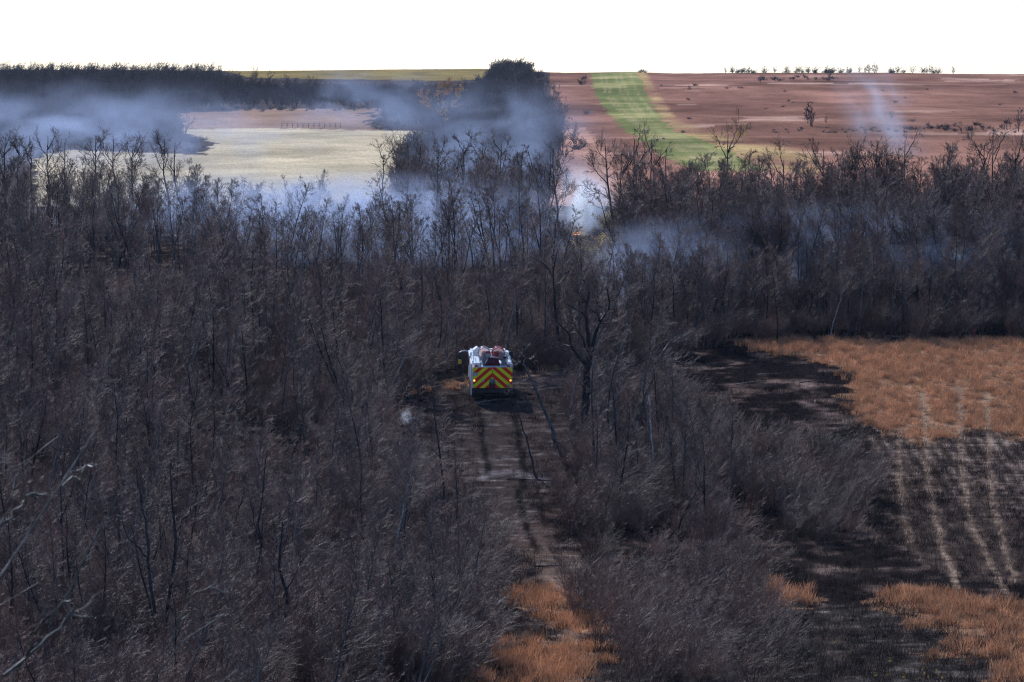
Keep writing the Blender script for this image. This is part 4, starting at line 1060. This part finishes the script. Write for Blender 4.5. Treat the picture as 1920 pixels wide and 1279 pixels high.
# hose reels standing on the deck, their discs towards the back
for s, zc, rr_, rim in ((-0.44, 2.72, 0.37, 'steel'), (0.42, 2.72, 0.37, 'reelred')):
    rl = cyl('hose_reel', 'hose' if s > 0 else 'bed', truck, (s, 1.35, zc), (0, 1, 0), 0.13, 0.52, 28)
    for y_ in (1.07, 1.63):
        cyl('disc', 'disc', rl, (s, y_, zc), (0, 1, 0), rr_, 0.03, 36)
        v, q_, t_ = tubes(np.array([[(s + rr_ * math.cos(a), y_, zc + rr_ * math.sin(a)) for a in np.linspace(0, 2 * math.pi, 33)]]), np.full((1, 33), 0.028), 6, np.zeros(1))
        me = mesh_np('rim', v, q_); me.materials.append(T[rim]); o = link('rim', me); o.parent = rl
    cyl('hub', 'chassis', rl, (s, 1.03, zc), (0, 1, 0), 0.045, 0.06, 12)
    for k in range(9):
        a = 2 * math.pi * k / 9
    bm = bmesh.new()
    for k in range(7):
        bmcyl(bm, (s, 1.13 + k * 0.073, zc), (0, 1, 0), 0.20, 0.05, 24)
    fin('hose_coil', bm, 'hose', rl)
    bm = bmesh.new(); bmbox(bm, s - 0.3, s - 0.22, 1.1, 1.6, 2.12, 2.6); bmbox(bm, s + 0.22, s + 0.3, 1.1, 1.6, 2.12, 2.6)
    fin('reel_stand', bm, 'bed', truck)
    prism('reel_patch', 'hose', truck, [(s + (0.06 if s < 0 else -0.34), zc + (0.02)), (s + (0.36 if s < 0 else -0.02), zc + 0.02), (s + (0.30 if s < 0 else -0.05), zc + 0.18 if s < 0 else zc + 0.2), (s + (0.12 if s < 0 else -0.30), zc + 0.17)] if s < 0 else
          [(s - 0.34, zc - 0.2), (s - 0.02, zc - 0.2), (s - 0.02, zc + 0.16), (s - 0.30, zc + 0.14)], 1.045, 1.053)
# covered hose bed in front of the reels (as seen from behind)
bm = bmesh.new()
pts = [(-0.46, 2.14), (0.52, 2.14), (0.34, 2.58), (-0.10, 2.60), (-0.24, 2.50)]
a = [bm.verts.new((x, 0.32 + (z - 2.14) * 0.25, z)) for x, z in pts]; b = [bm.verts.new((x * 0.98, 0.95, z - 0.02)) for x, z in pts]
bm.faces.new(a); bm.faces.new(b[::-1])
for i in range(5): bm.faces.new((a[i], a[(i + 1) % 5], b[(i + 1) % 5], b[i]))
bmesh.ops.bevel(bm, geom=bm.edges[:], offset=0.03, segments=2, affect='EDGES')
fin('hose_cover', bm, 'maroon', truck, True)
rod('cover_strap', 'white', truck, [(-0.44, 0.30, 2.26), (-0.27, 0.37, 2.52)], 0.018); rod('cover_strap', 'white', truck, [(-0.1, 0.42, 2.62), (0.1, 0.45, 2.64), (0.36, 0.44, 2.60)], 0.022)
prism('bed_wall', 'bed', truck, [(-0.55, 2.13), (-0.44, 2.13), (-0.30, 2.55), (-0.50, 2.75)], 0.5, 0.9)
prism('bed_wall', 'bed', truck, [(0.56, 2.13), (0.95, 2.13), (0.95, 2.42), (0.60, 2.50)], 0.5, 0.9)
# left of the reels: locker, fittings and rails
box('roof_locker', 'white', truck, -1.15, -0.72, 0.3, 2.9, 2.122, 2.30, bev=0.02)
box('roof_locker', 'white', truck, 0.98, 1.18, 0.3, 2.9, 2.122, 2.25, bev=0.02)
rod('roof_rail', 'white', truck, [(-1.14, 0.2, 2.3), (-1.14, 0.22, 2.62), (-1.14, 1.5, 2.66), (-1.14, 2.9, 2.66)], 0.022)
rod('roof_rail', 'white', truck, [(-0.74, 0.5, 2.3), (-0.76, 0.52, 2.62), (-0.80, 1.2, 2.70), (-0.80, 2.4, 2.66)], 0.026)
rod('folding_ladder', 'white', truck, [(1.24, 0.05, 2.14), (1.14, 0.5, 2.45), (1.08, 0.9, 2.64)], 0.034)
cyl('spot_lamp', 'white', truck, (0.84, 0.9, 2.62), (0, 0.2, 1), 0.15, 0.06, 18); cyl('lamp_foot', 'dark', truck, (0.84, 0.9, 2.52), (0, 0, 1), 0.14, 0.16, 14)
cyl('nozzle', 'steel', truck, (0.62, 0.7, 2.46), (0.3, 0, 1), 0.05, 0.24, 10); cyl('nozzle', 'steel', truck, (0.86, 0.55, 2.42), (0, 0.3, 1), 0.055, 0.2, 10)
cyl('nozzle', 'steel', truck, (-0.60, 0.45, 2.42), (0.1, 0, 1), 0.045, 0.28, 10)
cyl('beacon', 'white', truck, (0.84, 2.9, 2.62), (0, 0, 1), 0.09, 0.12, 14)
cyl('beacon_foot', 'dark', truck, (0.84, 2.9, 2.42), (0, 0, 1), 0.05, 0.36, 10)
an = rod('antenna', 'steel', truck, [(0.98, 3.4, 2.45), (1.0, 3.4, 2.8), (1.0, 3.4, 3.12)], 0.012); cyl('tip', 'chassis', an, (1.02, 3.4, 3.14), (1, 0, 0), 0.055, 0.10, 10)
for xx in (-0.02, 0.02): cyl('reel_lamp', 'steel', truck, (xx, 1.3, 2.95 if xx > 0 else 2.80), (0, 1, 0), 0.05, 0.08, 10)
# cab
bm = bmesh.new(); bmbox(bm, -1.18, 1.18, 3.9, 6.3, 0.6, 2.22, 0.10); fin('cab', bm, 'white', truck)
bm = bmesh.new(); bmbox(bm, -0.9, 0.9, 3.885, 3.897, 1.5, 2.05); fin('rear_window', bm, 'glass', truck)
for s in (-1, 1):
    dr = box('door', 'white', truck, *((-1.20, -1.182) if s < 0 else (1.182, 1.20)), 4.1, 5.7, 0.7, 2.1)
    box('window', 'glass', dr, *((-1.21, -1.201) if s < 0 else (1.201, 1.21)), 4.3, 5.5, 1.4, 2.0)
box('windscreen', 'glass', truck, -1.0, 1.0, 6.302, 6.315, 1.3, 2.05)
lb = box('light_bar', 'chassis', truck, -0.6, 0.6, 5.0, 5.3, 2.225, 2.25); box('lens', 'redlens', lb, -0.58, -0.1, 5.02, 5.28, 2.252, 2.33); box('lens', 'redlens', lb, 0.1, 0.58, 5.02, 5.28, 2.252, 2.33)
# white locker tower between the cab and the left reel
bm = bmesh.new()
vv = [(-1.04, 2.46), (-0.66, 2.46), (-0.66, 2.66), (-0.78, 2.74), (-1.0, 2.58)]
prism('pump_tower', 'white', truck, vv, 3.3, 4.0)
# mirrors on arms
for s in (-1, 1):
    mx_ = s * (1.56 if s < 0 else 1.36)
    m_ = box('mirror', 'dark', truck, mx_ - 0.20, mx_ + 0.20, 5.75, 5.87, 1.35, 2.08, bev=0.03)
    rod('mirror_arm', 'white' if s < 0 else 'chassis', m_, [(s * 1.16, 5.8, 2.08), (s * 1.35, 5.8, 2.16), (mx_ + s * 0.04, 5.8, 2.14), (mx_ + s * 0.19, 5.78, 2.05)], 0.022)
    rod('mirror_arm', 'chassis', m_, [(s * 1.19, 5.8, 1.25), (mx_, 5.8, 1.36)], 0.018)
    if s < 0: box('marker_light', 'yellow', m_, mx_ - 0.24, mx_ - 0.06, 5.68, 5.74, 1.36, 1.62)

# ------------------------------------------------------------------ small things
def mat_flame():
    m, n, l, b = newmat('flame')
    b.inputs['Base Color'].default_value = (0.9, 0.3, 0.05, 1)
    b.inputs['Emission Color'].default_value = (1.0, 0.36, 0.10, 1); b.inputs['Emission Strength'].default_value = 2.2
    return m
FM = mat_flame()
r = np.random.default_rng(12)
for k, (px, h, lab) in enumerate([(1083, 0.5, 'larger orange flame licking up at the foot of the white smoke'), (1079, 0.25, 'small low flame beside the larger one at the smoke foot')]):
    D = 384.0; x = (px - 960) / F * D
    o = empty('flame', (x, D, g1(x, D) + 0.0)); tag(o, lab, 'flame', 'flames of the grass fire')
    bm = bmesh.new()
    for j in range(4):
        cx = r.normal(0, 0.12); hh = h * r.uniform(0.5, 1.0) + 0.1
        prev = None
        for i in range(6):
            t = i / 5; rad = 0.07 * (1 - t) ** 0.8 * (0.6 + 1.2 * t) + 0.004
            ring = [bm.verts.new((cx + 0.12 * t * t + rad * math.cos(a), rad * math.sin(a) + 0.05 * j, hh * t)) for a in np.linspace(0, 2 * math.pi, 7)[:-1]]
            if prev:
                for q0 in range(6): bm.faces.new((prev[q0], prev[(q0 + 1) % 6], ring[(q0 + 1) % 6], ring[q0]))
            prev = ring
    me = bpy.data.meshes.new('flame_tongue'); bm.to_mesh(me); bm.free(); me.materials.append(FM)
    link('flame_tongue', me, None, o)
# low red marker with a white cap, in the grass patch
MR = flat('marker_red', (0.34, 0.015, 0.02), 0.5); MW = flat('marker_white', (0.8, 0.78, 0.78), 0.3)
x, y = at(1356, 1104)
o = empty('red_marker', (x, y, g1(x, y))); tag(o, 'short red marker post with a white cap in the small grass patch', 'marker post')
bm = bmesh.new(); bmcyl(bm, (0, 0, 0.17), (0, 0, 1), 0.075, 0.42, 14); me = bpy.data.meshes.new('post'); bm.to_mesh(me); bm.free(); link('post', me, MR, o)
bm = bmesh.new(); bmcyl(bm, (0, 0, 0.40), (0, 0, 1), 0.085, 0.05, 14, 0.06); me = bpy.data.meshes.new('cap'); bm.to_mesh(me); bm.free(); link('cap', me, MW, o)
x, y = at(1829, 643)
o = empty('red_stake', (x, y + 1, g1(x, y + 1))); tag(o, 'small dark red stake at the far edge of the orange field', 'stake')
bm = bmesh.new(); bmbox(bm, -0.05, 0.05, -0.05, 0.05, -0.1, 0.75); me = bpy.data.meshes.new('stake'); bm.to_mesh(me); bm.free(); link('post', me, flat('stake_red', (0.25, 0.01, 0.02), 0.6), o)
# smouldering pale stump in the clearing left of the ruts
x, y = at(771, 797)
o = empty('smouldering_log', (x, y, g1(x, y)), (0, 0, 0.4)); tag(o, 'white ashen log end smouldering left of the fire truck', 'log')
ASH = flat('white_ash', (0.75, 0.74, 0.76), 0.8, wear=0.25, bump=0.5)
CH = flat('charcoal', (0.02, 0.02, 0.022), 0.8, wear=0.3, bump=0.6)
bm = bmesh.new(); bmcyl(bm, (-0.45, 0, 0.10), (1, 0, 0.12), 0.11, 1.2, 12, 0.08); me = bpy.data.meshes.new('log'); bm.to_mesh(me); bm.free(); link('charred_end', me, CH, o)
bm = bmesh.new(); bmcyl(bm, (0.28, 0, 0.20), (1, 0, 0.12), 0.13, 0.28, 12, 0.11); me = bpy.data.meshes.new('ash_end'); bm.to_mesh(me); bm.free(); link('ash_end', me, ASH, o)
# fence on the far hay field
FP = flat('weathered_post', (0.12, 0.10, 0.09), 0.9)
x0, y0 = at(530, 240); x1, y1 = at(640, 240)
o = empty('field_fence', (x0, y0, g1(x0, y0))); tag(o, 'line of small fence posts crossing the far hay field', 'fence')
pm = bpy.data.meshes.new('fence_post'); bm = bmesh.new(); bmbox(bm, -0.06, 0.06, -0.06, 0.06, -0.3, 0.9); bm.to_mesh(pm); bm.free()
tops = []
for k in range(12):
    t = k / 11; x = x0 + (x1 - x0) * t; y = y0 + (y1 - y0) * t; z = g1(x, y)
    p = link('post', pm, FP, o); p.location = (x - x0, y - y0, z - g1(x0, y0)); p.rotation_euler = (0, random.gauss(0, 0.06), 0)
    tops.append((x - x0, y - y0, z - g1(x0, y0) + 0.8))
for dz in (0, -0.4):
    v, q_, t_ = tubes(np.array([[(a, b, c + dz) for a, b, c in tops]]), np.full((1, 12), 0.02), 4, np.zeros(1)); me = mesh_np('wire', v, q_); link('wire', me, FP, o)
# fallen poles and sticks about the clearing
STK = [(890, 760, 1.6, 0.5), (855, 772, 1.1, 0.35), (1030, 760, 2.2, -0.25), (1045, 780, 1.8, 0.0), (1000, 735, 1.5, 0.2), (840, 745, 1.4, -0.1), (1075, 745, 1.6, 0.3), (950, 905, 1.5, 0.1), (1010, 905, 1.2, -0.2), (925, 1085, 1.4, 0.15), (1000, 1065, 1.8, 0.1),
       (1340, 690, 2.0, 0.1), (1420, 705, 1.6, -0.1), (1500, 720, 1.8, 0.05), (1470, 690, 1.5, 0.15), (1380, 725, 1.7, -0.1)]
for i, (px, py, L_, a) in enumerate(STK):
    x, y = at(px, py); pale = i % 3 == 0
    P = curves(np.random.default_rng(i), np.array([[0, 0, 0.06]]), np.array([[math.cos(a), math.sin(a), 0.08]]), np.array([L_]), 6, 0.08, 0)
    me = branch_mesh('stick', [tubes(P, np.linspace(0.045, 0.015, 6)[None, :], 5, np.array([0.5]))], M['paletwig' if pale else 'darktrunk'])
    o = link('fallen_stick', me); o.location = (x, y, g1(x, y))
    wh = 'behind the fire truck on the burnt clearing' if py < 800 else 'across the dirt track' if px < 1200 else 'on the bare burnt soil left of the orange field'
    tag(o, '%s fallen stick lying %s' % ('pale' if pale else 'charred', wh), 'stick', 'fallen sticks on the burnt ground')

# ------------------------------------------------------------------ smoke and haze
def smoke(name, label, center, radii, dens, color, seed, nscale=1.6, contrast=0.35, rot=(0, 0, 0), aniso=0.25, soft=1.5):
    bm = bmesh.new(); bmesh.ops.create_icosphere(bm, subdivisions=3, radius=1.0)
    me = bpy.data.meshes.new(name); bm.to_mesh(me); bm.free()
    o = link(name, me); o.location = center; o.scale = radii; o.rotation_euler = rot
    m = bpy.data.materials.new(name); m.use_nodes = True; n = m.node_tree.nodes; l = m.node_tree.links
    n.remove(n['Principled BSDF'])
    pv = n.new('ShaderNodeVolumePrincipled'); pv.inputs['Color'].default_value = (*color, 1); pv.inputs['Anisotropy'].default_value = aniso
    tc = n.new('ShaderNodeTexCoord'); ln = n.new('ShaderNodeVectorMath'); ln.operation = 'LENGTH'
    l.new(tc.outputs['Object'], ln.inputs[0])
    fall = n.new('ShaderNodeMapRange'); fall.interpolation_type = 'SMOOTHSTEP'
    fall.inputs[1].default_value = 0.15; fall.inputs[2].default_value = 0.97; fall.inputs[3].default_value = 1; fall.inputs[4].default_value = 0
    l.new(ln.outputs['Value'], fall.inputs[0])
    pw = n.new('ShaderNodeMath'); pw.operation = 'POWER'; pw.inputs[1].default_value = soft; l.new(fall.outputs[0], pw.inputs[0])
    mp = n.new('ShaderNodeMapping'); mp.inputs['Location'].default_value = (seed * 3.7, seed * 1.3, seed * 2.1)
    mp.inputs['Scale'].default_value = (max(1.0, 0.55 * radii[0] / radii[2]), 0.8, 1.0)
    l.new(tc.outputs['Object'], mp.inputs['Vector'])
    no = n.new('ShaderNodeTexNoise'); no.inputs['Scale'].default_value = nscale; no.inputs['Detail'].default_value = 4; no.inputs['Distortion'].default_value = 0.6
    l.new(mp.outputs[0], no.inputs['Vector'])
    mr = n.new('ShaderNodeMapRange'); mr.inputs[1].default_value = contrast; mr.inputs[2].default_value = 0.72
    mr.inputs[3].default_value = 0.03; mr.inputs[4].default_value = 1.0; l.new(no.outputs[0], mr.inputs[0])
    mu = n.new('ShaderNodeMath'); mu.operation = 'MULTIPLY'; l.new(pw.outputs[0], mu.inputs[0]); l.new(mr.outputs[0], mu.inputs[1])
    m2 = n.new('ShaderNodeMath'); m2.operation = 'MULTIPLY'; m2.inputs[1].default_value = dens; l.new(mu.outputs[0], m2.inputs[0])
    l.new(m2.outputs[0], pv.inputs['Density'])
    l.new(pv.outputs[0], n['Material Output'].inputs['Volume'])
    me.materials.append(m)
    m.cycles.volume_step_rate = 1.0
    return tag(o, label, kind='stuff')
def sm(name, label, px, py, D, wpx, hpx, depth, tau, color, seed, **k):
    """tau: optical depth through the middle"""
    c = spot(px, py, D)
    return smoke(name, label, tuple(c), (wpx / 2 * D / F, depth / 2, hpx / 2 * D / F), tau / (depth * 0.30), color, seed, **k)
BL = (0.50, 0.57, 0.78); WH = (0.93, 0.95, 1.0)
sm('smoke', 'blue grey smoke drifting behind the left treeline', 150, 245, 520, 1300, 250, 120, 1.15, BL, 1, nscale=2.6, contrast=0.40)
sm('smoke', 'pale smoke lying low in front of the hay field', 520, 395, 405, 1400, 210, 60, 1.3, (0.66, 0.72, 0.9), 2, nscale=1.8)
sm('smoke', 'thin blue smoke rising in front of the central wood', 690, 190, 640, 460, 220, 100, 0.75, BL, 3, nscale=2.6, contrast=0.44)
sm('smoke', 'blue smoke veiling the central spur of woods', 930, 270, 440, 560, 330, 60, 1.2, BL, 4, nscale=2.8, contrast=0.42)
sm('smoke', 'smoke bank between the truck wood and the middle treeline', 760, 430, 345, 900, 260, 40, 2.4, BL, 5, nscale=2.2)
sm('smoke', 'thin smoke drifting through the left treetops below the hay field', 560, 395, 352, 1100, 190, 22, 1.5, BL, 14, nscale=2.4, contrast=0.38)
sm('smoke', 'blue smoke drifting before the wood right of the gap', 1250, 515, 303, 420, 270, 7, 1.3, BL, 6, nscale=2.0, contrast=0.34)
sm('smoke', 'thin blue smoke along the foot of the right-hand wood', 1560, 480, 311, 1200, 260, 8, 1.6, BL, 16, nscale=2.6, contrast=0.38)
sm('smoke', 'denser wisp of smoke before the right-hand trunks', 1770, 490, 306, 300, 100, 5, 0.9, (0.55, 0.66, 0.88), 7, nscale=2.0)
sm('smoke', 'bright white smoke rising from the flames in the gap', 1092, 400, 384, 60, 160, 9, 2.6, WH, 8, nscale=1.8, contrast=0.25, aniso=0.5)
sm('smoke', 'pale smoke spreading through the gap', 1100, 380, 394, 170, 190, 16, 1.8, (0.8, 0.85, 0.97), 9, nscale=2.4, aniso=0.4)
sm('smoke', 'faint smoke column over the reddish far slope', 1650, 215, 640, 190, 330, 70, 0.6, (0.7, 0.74, 0.9), 10, rot=(0, -0.6, 0), nscale=2.6, contrast=0.42)
sm('smoke', 'little puff of smoke over the smouldering log', 762, 783, 252, 34, 44, 2.0, 0.8, WH, 11)

bm = bmesh.new(); bmesh.ops.create_cube(bm, size=1)
me = bpy.data.meshes.new('haze'); bm.to_mesh(me); bm.free()
hz = link('haze', me); hz.scale = (4600, 3200, 72); hz.location = (0, 1480, -23)
m = bpy.data.materials.new('haze_air'); m.use_nodes = True; m.node_tree.nodes.remove(m.node_tree.nodes['Principled BSDF'])
pv = m.node_tree.nodes.new('ShaderNodeVolumePrincipled'); pv.inputs['Color'].default_value = (0.62, 0.70, 0.95, 1); pv.inputs['Density'].default_value = 0.000025; pv.inputs['Anisotropy'].default_value = 0.2
m.node_tree.links.new(pv.outputs[0], m.node_tree.nodes['Material Output'].inputs['Volume'])
me.materials.append(m)
tag(hz, 'faint blue haze in the valley air', kind='stuff')
